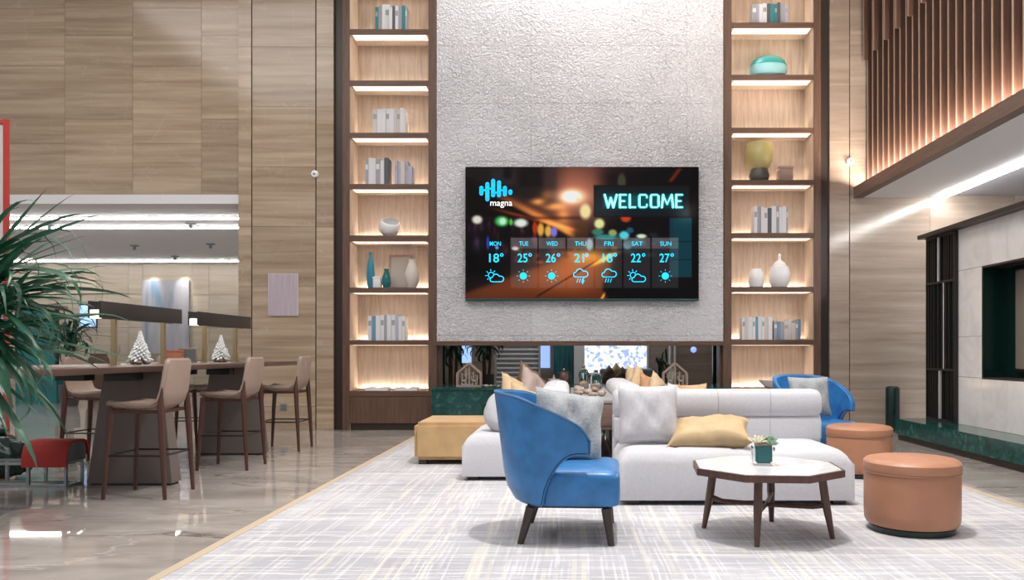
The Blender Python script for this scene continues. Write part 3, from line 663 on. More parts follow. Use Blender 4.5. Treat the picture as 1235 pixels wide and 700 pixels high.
# ================================================================== MAIN SCREEN
ST = 960/11.30
tv = thing('wall_display', 'large wall screen showing WELCOME and a weekly weather forecast', 'screen', (PX(702, ST), 11.30, PZ(282, ST)))
W_, Hh = 282/ST, 162/ST
box('casing', -W_/2, W_/2, .012, .10, -Hh/2, Hh/2, BLACK, tv, .004)
box('bottom_bezel', -W_/2, W_/2, .004, .03, -Hh/2-.002, -Hh/2+.030, plain('bezel_green', (.012, .06, .06), .3), tv, .003)
box('wall_bracket', -.5, .5, .09, .10, -.4, .4, BLACK, tv)
def paint_screen():
    NX, NY = 282, 160
    px = np.linspace(0, 282, NX)[None, :].repeat(NY, 0); py = np.linspace(0, 160, NY)[:, None].repeat(NX, 1)
    img = np.zeros((NY, NX, 3)); 
    def ss(a, b, x): 
        t = np.clip((x-a)/(b-a), 0, 1); return t*t*(3-2*t)
    def lay(col, m): 
        img[...] = img*(1-m[..., None]) + np.array(col)*m[..., None]
    def blob(x, y, rx, ry, col, st=1, p=2):
        d = (np.abs((px-x)/rx)**2+np.abs((py-y)/ry)**2)
        m = np.exp(-d**(p/2))*st; img[...] = img + np.array(col)*m[..., None]
    def disc(x, y, rx, ry, col, st=1, soft=.3):
        d = np.sqrt(((px-x)/rx)**2+((py-y)/ry)**2); m = (1-ss(1-soft, 1+soft, d))*st; lay(col, m)
    def rect(x0, x1, y0, y1, col, st=1, s=1.5):
        m = ss(x0-s, x0+s, px)*(1-ss(x1-s, x1+s, px))*ss(y0-s, y0+s, py)*(1-ss(y1-s, y1+s, py))*st; lay(col, m)
    rs = np.random.RandomState(3)
    lay((.035, .025, .04), np.ones_like(px))
    # upper haze, warm glow at the lamp
    blob(120, 10, 80, 60, (.22, .13, .09)); blob(128, 36, 38, 30, (.42, .26, .17)); blob(150, 20, 60, 60, (.16, .09, .08))
    rect(165, 282, 0, 90, (.03, .025, .035), .75, 14)
    # building facade left top
    top = 10+px*.42; 
    m = (1-ss(-3, 3, py-(12+px*.36)))*(1-ss(85, 130, px)); lay((.12, .10, .10), m*.85)
    rect(30, 60, 2, 22, (.20, .17, .17), .6, 4); rect(46, 56, 0, 14, (.05, .05, .07), .9, 3); rect(96, 110, 0, 28, (.22, .18, .18), .6, 4); rect(66, 92, 0, 24, (.07, .05, .05), .7, 4)
    # awning, gold band descending to the right
    e1 = py-(14+px*.52); m = np.exp(-(e1/5.5)**2)*ss(6, 60, px)*(1-ss(120, 138, px)); img += np.array((.75, .43, .16))[None, None]*m[..., None]*(.25+.75*ss(20, 100, px))[..., None]
    m = ss(2, 8, e1)*(1-ss(22, 30, py-(24+px*.40)))*(1-ss(120, 140, px)); lay((.055, .03, .03), m*.9)
    m = np.exp(-((py-(42+px*.26))/2.2)**2)*ss(20, 60, px)*(1-ss(125, 145, px)); img += np.array((.42, .17, .05))[None, None]*m[..., None]
    for x, y, rx, ry, s in ((88, 42, 8, 4, .8), (108, 48, 11, 4, .7), (118, 60, 8, 10, .55), (98, 34, 7, 6, .3), (126, 76, 8, 12, .2)): blob(x, y, rx, ry, (1, .62, .25), s)
    blob(128, 36, 15, 8, (1, .90, .75), .9); blob(128, 36, 8, 5, (1, 1, 1), .7)
    # shop fronts
    rect(0, 55, 62, 118, (.05, .03, .055), .9, 3); rect(0, 140, 60, 64, (.16, .06, .03), .5, 2)
    for k in range(46):
        x = rs.uniform(4, 120); y = rs.uniform(66, 104); blob(x, y, rs.uniform(1, 4), rs.uniform(2, 9), (rs.uniform(.05, .35), rs.uniform(.04, .16), rs.uniform(.05, .26)), .55)
    for x, y, rx, ry, col in ((14, 64, 6, 5, (.95, .95, .88)), (44, 66, 8, 6, (.30, .85, .42)), (45, 66, 4, 4, (.8, 1, .85)), (55, 67, 2, 4, (.35, .85, .2)), (67, 68, 8, 5, (.95, 1, .95)), (84, 74, 3, 8, (.75, .22, .05)), (91, 76, 4, 8, (.98, .72, .3)), (100, 78, 4, 7, (.95, .75, .3)), (107, 79, 4, 6, (.55, .5, .95)), (60, 99, 4, 2.2, (1, 1, 1)), (38, 98, 2, 2, (.4, .7, 1)), (27, 92, 1.5, 8, (.15, .3, .8))): disc(x, y, rx, ry, col, .95, .45)
    for k in range(26): blob(rs.uniform(60, 135), rs.uniform(98, 116), rs.uniform(2, 6), rs.uniform(1.5, 3), (.35, .12, .06), .6)
    # street
    edge = 112+np.abs(px-160)*.02
    rl_ = py-(150-(px-20)*.42)
    m = ss(-3, 6, py-np.maximum(148-(px-10)*.36, 104))*(1-ss(-4, 6, px-(176+(py-104)*-.1)))
    lay((.36, .17, .08), m*.9)
    blob(132, 122, 40, 18, (.55, .27, .10), .8); blob(100, 138, 45, 16, (.35, .16, .07), .7); blob(148, 108, 22, 9, (.75, .55, .15), .8); blob(140, 145, 30, 12, (.20, .10, .05), .5)
    m = np.exp(-((px-(190-(py-100)*1.85))/6)**2)*ss(100, 106, py)*(1-ss(112, 124, py)); img += np.array((.9, .72, .15))[None, None]*m[..., None]
    m = np.exp(-((py-(160-(px-82)*.60))/1.1)**2)*ss(82, 90, px)*(1-ss(150, 168, px)); lay((.05, .02, .015), m*.8)
    m = np.exp(-((px-(176-(py-140)*.55))/1.6)**2)*ss(132, 138, py); img += np.array((.8, .55, .2))[None, None]*m[..., None]
    disc(176, 146, 10, 12, (.02, .02, .03), .95, .3)
    rect(182, 282, 100, 162, (.02, .022, .035), .7, 6)
    # bokeh right of centre
    for x, y, rx, ry, col, st in ((145, 54, 6.5, 9, (.98, .90, .62), .95), (162, 69, 6, 6, (.92, .95, .62), .95), (178, 80, 5, 4, (.75, .80, .45), .8), (192, 83, 6, 5, (.35, .9, .95), .95), (160, 79, 7, 4, (.30, .65, .50), .7), (170, 85, 14, 3, (.2, .75, .75), .7), (213, 84, 6, 2.5, (.85, .95, .85), .9), (199, 77, 4.5, 3.5, (.15, .4, .55), .8), (150, 94, 4, 7, (.75, .95, 1), .95), (196, 95, 5, 5, (.30, .75, .75), .7), (194, 62, 6, 5, (.95, .3, .12), .8), (189, 18, 5, 10, (.32, .35, .25), .7), (135, 38, 3, 3, (1, .5, .4), .4), (180, 99, 4, 3, (.45, .28, .12), .8), (141, 78, 8, 14, (.36, .24, .08), .5), (205, 92, 12, 4, (.15, .35, .38), .5)): disc(x, y, rx, ry, col, st, .4)
    for k in range(24): blob(rs.uniform(165, 240), rs.uniform(80, 108), rs.uniform(2, 6), rs.uniform(1.5, 4), (rs.uniform(.02, .2), rs.uniform(.08, .2), rs.uniform(.08, .25)), .5)
    # teal wall at right, dark post, red beam
    rect(247, 274, 62, 134, (.05, .25, .30), .9, 1.2); rect(247, 252, 62, 134, (.09, .18, .24), .5, 1.5)
    for y in (90, 112): rect(248, 274, y, y+1.2, (.02, .07, .09), .7, .8)
    rect(274, 282, 0, 162, (.022, .014, .018), .95, 1); rect(274, 282, 30, 52, (.06, .035, .03), .9, 1); 
    m = np.exp(-((px-(258-(py-4)*.75))/3)**2)*ss(1, 3, py)*(1-ss(16, 20, py)); img += np.array((.40, .12, .02))[None, None]*m[..., None]
    rect(202, 240, 140, 162, (.012, .018, .035), .6, 6); blob(30, 150, 40, 14, (.10, .06, .05), .8)
    rect(0, 30, 105, 130, (.01, .008, .012), .8, 6)
    # forecast cards (translucent)
    for i in range(1, 7):
        x0 = 54.5+(i-1)*34.2; rect(x0, x0+32.2, 86, 147, (.55, .52, .52), .26, .5); rect(x0, x0+32.2, 86, 99, (.72, .70, .72), .28, .5)
    # sign plate with its glow
    rect(155, 272, 22, 61, (.10, .05, .025), .95, .6); rect(156.5, 270, 23.5, 59.5, (.07, .105, .125), 1, .6)
    blob(160, 50, 30, 22, (.13, .12, .12), .6); blob(268, 55, 14, 12, (.20, .21, .21), .8)
    m = np.exp(-(((py-41.5)/8.5)**4))*ss(164, 170, px)*(1-ss(257, 263, px)); img += np.array((.0, .22, .23))[None, None]*m[..., None]
    img = np.clip(img, 0, 1)
    return NX, NY, img
NX, NY, img = paint_screen()
gx = np.linspace(-W_/2+.004, W_/2-.004, NX); gz = np.linspace(Hh/2-.004, -Hh/2+.031, NY)
verts = [(float(x), 0.0, float(z_)) for z_ in gz for x in gx]
faces = [(j*NX+i, (j+1)*NX+i, (j+1)*NX+i+1, j*NX+i+1) for j in range(NY-1) for i in range(NX-1)]
me = bpy.data.meshes.new('screen_picture'); me.from_pydata(verts, [], faces)
ca = me.color_attributes.new('picture', 'FLOAT_COLOR', 'POINT')
lin = np.where(img <= .04045, img/12.92, ((img+.055)/1.055)**2.4)
arr = np.ones((NX*NY, 4)); arr[:, :3] = lin.reshape(-1, 3); ca.data.foreach_set('color', arr.ravel())
SCR, t_, b_ = nt('display_picture')
at_ = t_.nodes.new('ShaderNodeAttribute'); at_.attribute_name = 'picture'
setv(b_, 'Base Color', (.004, .004, .004, 1)); setv(b_, 'Roughness', .5); setv(b_, 'Specular IOR Level', .05); t_.links.new(at_.outputs['Color'], b_.inputs['Emission Color']); setv(b_, 'Emission Strength', .85)
link('screen_picture', me, SCR, tv, (0, .011, 0))
box('screen_glass', -W_/2+.004, W_/2-.004, .0112, .0125, -Hh/2+.031, Hh/2-.004, BLACK, tv)
CYAN = emit('display_cyan', (.0, .62, .88), .9); LOGOBLUE = emit('display_blue', (.0, .46, .95), .85); DWHITE = emit('display_white', (.9, .9, .9), .85)
NEON = emit('display_neon', (.36, .80, .78), .85); NEONGLOW = emit('display_neon_glow', (.0, .30, .32), .8)
def sp(x, y): return ((x-702)/ST, (282-y)/ST)
def ribbon(bm, pts, w_, y=0, closed=False, round_=True):
    pts = [Vector((p[0], p[1])) for p in pts]; n = len(pts)
    segs = [(pts[i], pts[(i+1) % n]) for i in range(n if closed else n-1)]
    for a, b2 in segs:
        d = (b2-a); 
        if d.length < 1e-7: continue
        d.normalize(); q = Vector((-d.y, d.x))*w_/2
        vs_ = [bm.verts.new((p.x, y, p.y)) for p in (a-q, b2-q, b2+q, a+q)]; bm.faces.new(vs_)
    if round_:
        for p in pts:
            vs_ = [bm.verts.new((p.x+w_/2*math.cos(t*PI/5), y, p.y+w_/2*math.sin(t*PI/5))) for t in range(10)]; bm.faces.new(vs_)
def disc_(bm, c, r, y=0, n=20):
    bm.faces.new([bm.verts.new((c[0]+r*math.cos(2*PI*i/n), y, c[1]+r*math.sin(2*PI*i/n))) for i in range(n)])
def flat(name, bm, mat, parent, y):
    me = bpy.data.meshes.new(name); bm.to_mesh(me); bm.free()
    return link(name, me, mat, parent, (0, y, 0))
def text(name, s, cx, base, capw, caph, mat, parent, y, bold=0.0):
    cu = bpy.data.curves.new('t', 'FONT'); cu.body = s; cu.size = 1; cu.offset = bold
    to = bpy.data.objects.new('t', cu); COL.objects.link(to); bpy.context.view_layer.update()
    me = bpy.data.meshes.new_from_object(to.evaluated_get(bpy.context.evaluated_depsgraph_get()))
    bpy.data.objects.remove(to)
    xs_ = [v.co.x for v in me.vertices]; ys_ = [v.co.y for v in me.vertices]
    x0, x1 = min(xs_), max(xs_); y1 = max(ys_); y0 = 0
    fx, fz = capw/ST/(x1-x0), caph/ST/(y1-y0)
    bx, bz = sp(cx, base)
    for v in me.vertices: v.co = Vector(((v.co.x-(x0+x1)/2)*fx+bx, 0, (v.co.y)*fz+bz))
    me.materials.clear()
    return link(name, me, mat, parent, (0, y, 0))
# logo bars + word
bm = bmesh.new()
for x, ya, yb in ((580.5, 226.5, 233.5), (587.7, 222, 240.5), (594.7, 218, 235.5), (601.8, 220, 235.5), (608.8, 226.5, 234.5), (615.5, 230.8, 232.7)):
    ribbon(bm, [sp(x, ya), sp(x, yb)], 4.9/ST)
for xa, xb, y_ in ((580.5, 587.7, 229.4), (587.7, 594.7, 227.5), (594.7, 601.8, 232.3), (601.8, 608.8, 229.5)): ribbon(bm, [sp(xa, y_), sp(xb, y_)], 2.2/ST)
flat('logo', bm, LOGOBLUE, tv, .0085)
text('logo_lettering', 'magna', 604.5, 248.2, 26.5, 5.0, DWHITE, tv, .0085, .004)
# WELCOME in squared strokes
def letters():
    L = {'W': [[(0,0),(.28,1),(.5,.25),(.72,1),(1,0)]], 'E': [[(.95,0),(0.06,0),(0.06,1),(.95,1)], [(.06,.5),(.75,.5)]], 'L': [[(.06,0),(.06,1),(.95,1)]],
         'C': [[(.95,.22),(.95,.1),(.8,0),(.2,0),(.06,.12),(.06,.88),(.2,1),(.8,1),(.95,.9),(.95,.78)]], 'O': [[(.06,.1),(.18,0),(.82,0),(.94,.1),(.94,.9),(.82,1),(.18,1),(.06,.9),(.06,.1)]],
         'M': [[(0,1),(.12,0),(.5,.75),(.88,0),(1,1)]]}
    bm1, bm2 = bmesh.new(), bmesh.new(); x = 729
    for ch, wd in zip('WELCOME', (14.5, 8.5, 8.0, 10.5, 10.5, 13.5, 8.5)):
        for st in L[ch]:
            pts = [sp(x+wd*u, 235+15*v) for u, v in st]
            ribbon(bm1, pts, 1.5/ST); ribbon(bm2, pts, 3.6/ST)
            wide = [(u, v) for u, v in st]
            for (a, b2) in zip(st, st[1:]):      # heavier uprights
                if abs(a[0]-b2[0]) < .35 and abs(a[1]-b2[1]) > .3: ribbon(bm1, [sp(x+wd*a[0]+.5, 235+15*a[1]), sp(x+wd*b2[0]+.5, 235+15*b2[1])], 2.6/ST)
        x += wd+3.4
    flat('sign_glow', bm2, NEONGLOW, tv, .0088); flat('sign_lettering', bm1, NEON, tv, .0080)
letters()
# forecast
def cloud(bm, cx, cy, w_=24, h_=12):
    pts = []
    def arc(x, y, r, a0, a1, n=8): 
        for i in range(n+1):
            a = math.radians(a0+(a1-a0)*i/n); pts.append(sp(cx+x+r*math.cos(a), cy+y-r*math.sin(a)))
    k = w_/24
    arc(-7*k, 2.5*k, 3.5*k, 270, 90, 6); arc(-1.0*k, -1.2*k, 5.2*k, 165, 30, 8); arc(7*k, 1.5*k, 4.5*k, 110, -90, 8)
    ribbon(bm, pts, 1.0/ST, closed=True)
def rays(bm, cx, cy, r0, r1, n, a0=0, a1=360, w_=.8):
    for i in range(n):
        a = math.radians(a0+(a1-a0)*i/n); ribbon(bm, [sp(cx+r0*math.cos(a), cy-r0*math.sin(a)), sp(cx+r1*math.cos(a), cy-r1*math.sin(a))], w_/ST)
cxs = [597.3, 631.6, 665.8, 700, 734.3, 768.5, 803]
for i, (d, tdeg) in enumerate(zip(('MON', 'TUE', 'WED', 'THU', 'FRI', 'SAT', 'SUN'), (18, 25, 26, 21, 18, 22, 27))):
    cx = cxs[i]
    text('day_lettering', d, cx, 296.5, 13.5 if d not in ('TUE', 'FRI') else 11, 5.2, CYAN, tv, .0080, .004)
    text('temperature_lettering', str(tdeg), cx-1.5, 316.3, 12, 10.4, CYAN, tv, .0080, .010)
    bm = bmesh.new()
    ribbon(bm, [sp(cx+7.8+1.6*math.cos(2*PI*k/12), 307.6+1.6*math.sin(2*PI*k/12)) for k in range(12)], .9/ST, closed=True)
    if i in (1, 2, 6):
        disc_(bm, sp(cx-.5, 333), 4.3/ST); rays(bm, cx-.5, 333, 6.4, 7.8, 8, w_=.5)
    elif i in (0, 5):
        cloud(bm, cx+1.5, 335.5, 18)
        ribbon(bm, [sp(cx-5+3.4*math.cos(math.radians(a)), 332-3.4*math.sin(math.radians(a))) for a in range(30, 260, 20)], .9/ST)
        rays(bm, cx-5, 332, 5, 6.8, 5, 50, 275)
    else:
        cloud(bm, cx, 329.5, 19)
        for k, dx in enumerate((-3, 0, 3)): ribbon(bm, [sp(cx+dx, 336.5), sp(cx+dx-1.2, 340.5)], .9/ST)
        if i == 3: ribbon(bm, [sp(cx+4, 335.5), sp(cx+2.4, 338.6), sp(cx+4.2, 338.6), sp(cx+2.6, 342)], 1.2/ST)
    flat('weather_icon', bm, CYAN, tv, .0080)

# ================================================================== SOFAS
def rbox_mesh(x0, x1, y0, y1, z0, z1, bev, seg=4, puff=0):
    bm = bmesh.new(); bm_box(bm, x0, x1, y0, y1, z0, z1)
    bmesh.ops.bevel(bm, geom=bm.edges[:], offset=bev, segments=seg, profile=.5, affect='EDGES')
    return fin(bm, 'cushion', True, 50)
def rbox(name, dims, bev, mat, parent, seg=4): return link(name, rbox_mesh(*dims, bev, seg), mat, parent)
def sofa(name, label, loc, rz, L, D, nseg, backL=None, ends=False):
    """local: length along x (0..L), faces -y, back at +y"""
    t = thing(name, label, 'sofa', loc, rz)
    rbox('seat_base', (.02, L-.02, .02, D*.80, .030, .30), .01, SOFA, t)
    cw = L/nseg
    # one long seat pad with stitched divisions
    bm = bmesh.new(); nx, ny = nseg*14, 16
    x_0, x_1, y_0, y_1 = 0, L, -.004, D-.20
    grid = {}
    def hz(u, v):
        ex = min(u, 1-u)*L; ey = min(v*(y_1-y_0), .3)
        e = 1-math.exp(-ex/.035); e2 = 1-math.exp(-ey/.04)
        fr = (u*nseg) % 1; dseam = min(fr, 1-fr)*cw
        seam = .007*math.exp(-(dseam/.014)**2) if .02 < u < .98 else 0
        return .30+.105*min(1, e)*min(1, e2) - seam
    for i in range(nx+1):
        for j in range(ny+1):
            u, v = i/nx, j/ny
            uu = u; vv = v*v*(.35)+v*.65
            grid[i, j] = bm.verts.new((x_0+(x_1-x_0)*uu, y_0+(y_1-y_0)*vv, hz(uu, vv)))
    for i in range(nx):
        for j in range(ny): bm.faces.new((grid[i,j], grid[i+1,j], grid[i+1,j+1], grid[i,j+1]))
    be = [e for e in bm.edges if e.is_boundary]
    r_ = bmesh.ops.extrude_edge_only(bm, edges=be)
    for v in [g_ for g_ in r_['geom'] if isinstance(g_, bmesh.types.BMVert)]: v.co.z = .036
    link('seat_cushion', fin(bm, 'seat_cushion', True, 70), SOFA, t)
    rbox('back_base', (.0, L, D-.21, D, .035, .60), .02, SOFA, t)
    rbox('lower_back', (.0, L, D-.25, D-.10, .38, .585), .035, SOFA, t)
    for k in range(nseg):
        a, b2 = k*cw, (k+1)*cw
        if k > 0: box('seam', a-.0035, a+.0005, D-.2515, D-.249, .41, .56, SEAM, t)
        bm = bmesh.new(); n = 18     # rounded roll, slightly squarish section
        for xx in (a, b2): pass
        rings = []
        for xi, sc in ((a, .985), (a+.008, 1), (b2-.008, 1), (b2, .985)) if 0 < k < nseg-1 else (((a, .70), (a+.02, .92), (a+.05, 1), (b2-.008, 1), (b2, .985)) if k == 0 else ((a, .985), (a+.008, 1), (b2-.05, 1), (b2-.02, .92), (b2, .70))):
            ring = []
            for q in range(n):
                ang = 2*PI*q/n; cc, ss_ = math.cos(ang), math.sin(ang)
                ex = .62
                ring.append(bm.verts.new((xi, D-.135+math.copysign(abs(cc)**ex, cc)*.135*sc, .685+math.copysign(abs(ss_)**ex, ss_)*.118*sc)))
            rings.append(ring)
        for A, B in zip(rings, rings[1:]):
            for q in range(n): bm.faces.new((A[q], A[(q+1) % n], B[(q+1) % n], B[q]))
        bm.faces.new(rings[0][::-1]); bm.faces.new(rings[-1])
        rc = link('back_roll', fin(bm, 'back_roll', True, 40), SOFA, t)
        if k > 0: 
            pts = [(a-.001, D-.135-.135*abs(math.cos(g_))**.62+.001, .685+math.copysign(abs(math.sin(g_))**.62, math.sin(g_))*.118) for g_ in [x*PI/10-PI/2 for x in range(11)]]
            link('seam', tube_mesh('seam', pts, .0022, 5), SEAM, rc)
    if ends:
        link('end_panel', prism_mesh('end_panel', [(0, 0), (.02, 0), (.02, .76), (0, .76)], D*.68, D+.01), CUSH_GOLD, t)
    for x in (.06, L-.14):
        for y in (.04, D-.12): box('foot', x, x+.09, y, y+.09, 0, .04, DARKLEG, t)
    return t
CZ = .012   # carpet top
sofa('sofa', 'light grey linen sofa facing the coffee table', (.352, 5.75, CZ), 0, 1.70, .98, 4)
sofa('sofa', 'light grey sofa with its back to the console, behind the front sofa', (1.37, 9.55, CZ), -PI/2+PI, 2.05, .95, 4)
bpy.data.objects['sofa.001'].rotation_euler = (0, 0, PI/2); bpy.data.objects['sofa.001'].location = (1.37, 7.45, CZ)
sofa('sofa', 'light grey sofa left of the console, behind the blue armchair', (-.93, 8.75, CZ), -PI/2, 1.9, .92, 4)
# gold edging on roll ends
# cushions
pillow('square light grey cushion leaning on the front sofa', (.47, .46, .16), (.60, 6.13, .64), (math.radians(76), 0, math.radians(3)), CUSH_GREY, 1, pinch=.05)
pillow('gold satin cushion lying on the front sofa seat', (.64, .48, .20), (1.06, 6.08, .505), (math.radians(14), math.radians(-4), math.radians(-10)), CUSH_GOLD, 2, pinch=.12)
G1 = 'scatter cushions on the sofa behind'
for k, (x, Y, zc_, sz, mat, lab, ry) in enumerate((
    (768, 9.25, .70, .42, CUSH_TAN, 'tan cushion at the far end of the rear sofa', .5), (774, 8.95, .69, .44, CUSH_GOLD, 'pale gold cushion with pointed top on the rear sofa', .75),
    (788, 8.55, .66, .42, CUSH_ORANGE, 'orange tan cushion folded on the rear sofa', .3), (796, 8.2, .65, .42, CUSH_TAN, 'light tan cushion right of the orange one on the rear sofa', .7))):
    s = 960/Y
    pillow(lab, (sz, sz, .14), (PX(x, s), Y, zc_), (1.25, ry, .75), mat, 20+k, G1)
for k, (x, zc_, mat, lab) in enumerate(((736, .66, CUSH_BROWN, 'dark brown velvet cushion on the bench behind the hearth'), (745, .70, CUSH_GOLD, 'pale gold cushion peeking out between two brown ones'), (752, .64, CUSH_BROWN, 'deep brown cushion right of the gold one behind the hearth'))):
    Y = 13.2; s = 960/Y
    pillow(lab, (.36, .36, .12), (PX(x, s), Y+.12*(k == 1), zc_), (1.3, .75, .1), mat, 30+k, 'cushions on the bench behind the hearth')
for k, (x, Y, ztop, mat, lab) in enumerate(((832, 8.0, .80, CUSH_GOLD, 'gold cushion rising behind the front sofa back'), (840, 7.8, .77, CUSH_ORANGE, 'ochre cushion beside the gold one behind the front sofa back'), (822, 7.6, .77, CUSH_GREY, 'grey cushion tip behind the front sofa back'))):
    s = 960/Y; pillow(lab, (.42, .42, .14), (PX(x, s), Y, ztop-.20), (1.35, .15*k, .3-.3*k), mat, 40+k, G1)
# left sofa cushions
for k, (x, Y, zc_, mat, sz, rx, ry, rz, lab) in enumerate((
    (648, 8.35, .74, CUSH_BROWN, .46, 1.15, .55, .9, 'dark olive cushion at the far end of the left sofa'), (652, 7.95, .70, CUSH_MAUVE, .46, 1.1, .6, .8, 'mauve cushion standing on the left sofa'),
    (632, 7.75, .66, CUSH_TAN, .46, .95, .5, .7, 'tan cushion leaning on the left sofa'), (645, 7.40, .60, CUSH_GOLD, .44, .9, .45, .6, 'crumpled gold cushion nearest the console on the left sofa'),
    (634, 7.60, .52, CUSH_GREY, .38, .45, .25, .2, 'pale grey cushion lying behind the gold ones on left sofa'))):
    s = 960/Y; pillow(lab, (sz, sz, .16), (PX(x, s)-.05, Y, zc_), (rx, ry, rz), mat, 60+k, 'cushions on the left sofa')
pillow('plump grey cushion at the near corner of the left sofa', (.46, .42, .24), (-.56, 7.10, .585), (math.radians(66), .12, math.radians(-30)), CUSH_GREY, 70, pinch=0, rnd=1.0, wr=.005)

# ================================================================== CONSOLE TABLE between sofas
cs = thing('console_table', 'long wooden console table between the two sofa backs', 'table', (.205, 7.0, CZ))
CONS = grain('console_wood', (.15, .09, .075), (.24, .16, .135), 'x', 24, 12, .5)
box('top', -.205, .205, 0, 2.5, .655, .685, plain('grey_stone_top', (.34, .32, .32), .3, vary=.15), cs, .003)
box('drawer', -.175, .185, .004, .5, .455, .652, CONS, cs, .003)
box('carcass', -.19, .19, .03, 2.48, .45, .652, CONS, cs)
box('lower_rail', -.19, .185, .0, 2.48, .425, .452, WALNUT_X, cs)
box('lower_shelf', -.19, .19, .0, 2.48, .09, .12, WALNUT_X, cs)
for x in (-.20, .19):
    for y in (0, 2.46): box('leg', x-.003, x+.013, y, y+.03, 0, .655, BLACK, cs)
for k, (x, Y, h, r, lab) in enumerate(((704, 9.2, .27, .060, 'tall clear glass bottle jar on the console'), (719, 9.05, .22, .066, 'squat clear glass cloche on the console'))):
    s = 960/Y; o = thing('glass_jar', lab, 'jar', (PX(x, s), Y, CZ+.686), group='glass jars on the console')
    link('bowl', lathe_mesh('bowl', [(r*.9, 0), (r, .02), (r, h*.66), (r*.75, h*.8), (r*.32, h*.88), (r*.30, h)]), WINEGLASS, o)
    link('neck_ring', lathe_mesh('neck_ring', [(r*.36, h*.97), (r*.40, h*.985), (r*.36, h)]), LANTERNWOOD, o)
    link('filling', lathe_mesh('filling', [(r*.7, .02), (r*.75, h*.22), (r*.5, h*.3), (.01, h*.34)]), STARFISH, o)
rr = random.Random(5)
for k in range(11):
    Y = 7.5+k*.12; o = link('river_stone', rock_mesh('river_stone', rr.uniform(.028, .05), k), [ROCK, STARFISH, ROCK][k % 3], None, (.205+.13*math.sin(k*2.4), Y, CZ+.71))
    tag(o, '%s small stone from the near end of the console top' % ['first', 'second', 'third', 'fourth', 'fifth', 'sixth', 'seventh', 'eighth', 'ninth', 'tenth', 'eleventh'][k], 'stone', 'stones on the console')
def star(x, y, z_, r, lab):
    bm = bmesh.new(); c = bm.verts.new((0, -.025, 0)); c2 = bm.verts.new((0, .01, 0)); pts = []
    for i in range(10):
        a = PI/2+i*PI/5; q = r if i % 2 == 0 else r*.42; pts.append(bm.verts.new((q*math.cos(a), 0, q*math.sin(a))))
    for i in range(10): bm.faces.new((c, pts[i], pts[(i+1) % 10])); bm.faces.new((c2, pts[(i+1) % 10], pts[i]))
    return tag(link('starfish', fin(bm, 'starfish', False), STARFISH, None, (x, y, z_), (-.2, 0, .1)), lab, 'ornament')
star(PX(668, 87), 11.1, .632+.085, .095, 'dried starfish ornament standing on the hearth ledge')
o = thing('bell_ornament', 'dark copper bell shaped ornament on the hearth ledge', 'ornament', (PX(680, 87), 11.2, .633))
link('dome', lathe_mesh('dome', [(.09, 0), (.10, .02), (.095, .14), (.07, .20), (.02, .225)]), plain('dark_copper', (.10, .06, .05), .35, .6), o)
link('knob', lathe_mesh('knob', sphere_prof(.02, 8, .24)), BRASS, o)

# ================================================================== LANTERNS on the hearth ledge
def lantern(px_, label):
    s = 960/11.2; t = thing('house_lantern', label, 'lantern', (PX(px_, s), 11.2, .633))
    w2, h1, h2 = .165, .19, .335
    def bar(name, a, b2, r=.014): link(name, tube_mesh(name, [a, b2], r, 4, True), LANTERNWOOD, t)
    for y in (-.07, .07):
        for sgn in (-1, 1):
            bar('post', (sgn*w2, y, 0), (sgn*w2, y, h1)); bar('rafter', (sgn*w2, y, h1), (0, y, h2))
    box('floor_board', -w2, w2, -.08, .08, 0, .02, LANTERNWOOD, t)
    for (x, hh, r) in ((-.10, .20, .008), (-.045, .26, .012), (.0, .29, .012), (.06, .22, .008), (.115, .17, .008)):
        bm = bmesh.new(); bm_tube(bm, [(x, -.02, .02), (x, -.02, hh)], r, 6)
        for q in (.55, .75): 
            for d in (-1, 1): bm_tube(bm, [(x, -.02, hh*q), (x+d*.03, -.02, hh*q+.04)], r*.5, 5)
        link('tree_cutout', fin(bm, 'tree'), STARFISH, t)
    for dx, f in ((-.075, 1), (.075, -1)):   # little deer
        bm = bmesh.new(); bm_tube(bm, [(dx-.03, -.05, .085), (dx+.03, -.05, .085)], [.014, .013], 8)
        for lx in (-.026, -.018, .018, .026): bm_tube(bm, [(dx+lx, -.05, .08), (dx+lx, -.05, .02)], .0045, 5)
        bm_tube(bm, [(dx+f*.028, -.05, .09), (dx+f*.042, -.05, .125), (dx+f*.062, -.05, .12)], [.010, .008, .006], 6)
        for q in (-1, 1): bm_tube(bm, [(dx+f*.042, -.05, .128), (dx+f*.040+q*.01, -.05, .16)], .003, 4)
        link('deer_figure', fin(bm, 'deer'), STARFISH, t)
lantern(566, 'small wooden house lantern with deer at left end of the hearth ledge')
lantern(814, 'small wooden house lantern with deer at right end of the hearth ledge')
rg = random.Random(11)
for k in range(16):
    x = -1.22+k*.055 if k < 10 else 1.0+(k-10)*.06
    o = link('ledge_pebble', rock_mesh('ledge_pebble', rg.uniform(.020, .038), 100+k), rg.choice([ROCK, STARFISH, PINE]), None, (x, rg.uniform(11.05, 11.10), .650))
    tag(o, '%s small pebble from left on the hearth ledge, %s' % (ORD[k] if k < 10 else ORD[k-10], 'beside the left house lantern' if k < 10 else 'before the right house lantern'), 'pebble', 'pebbles on the ledge')

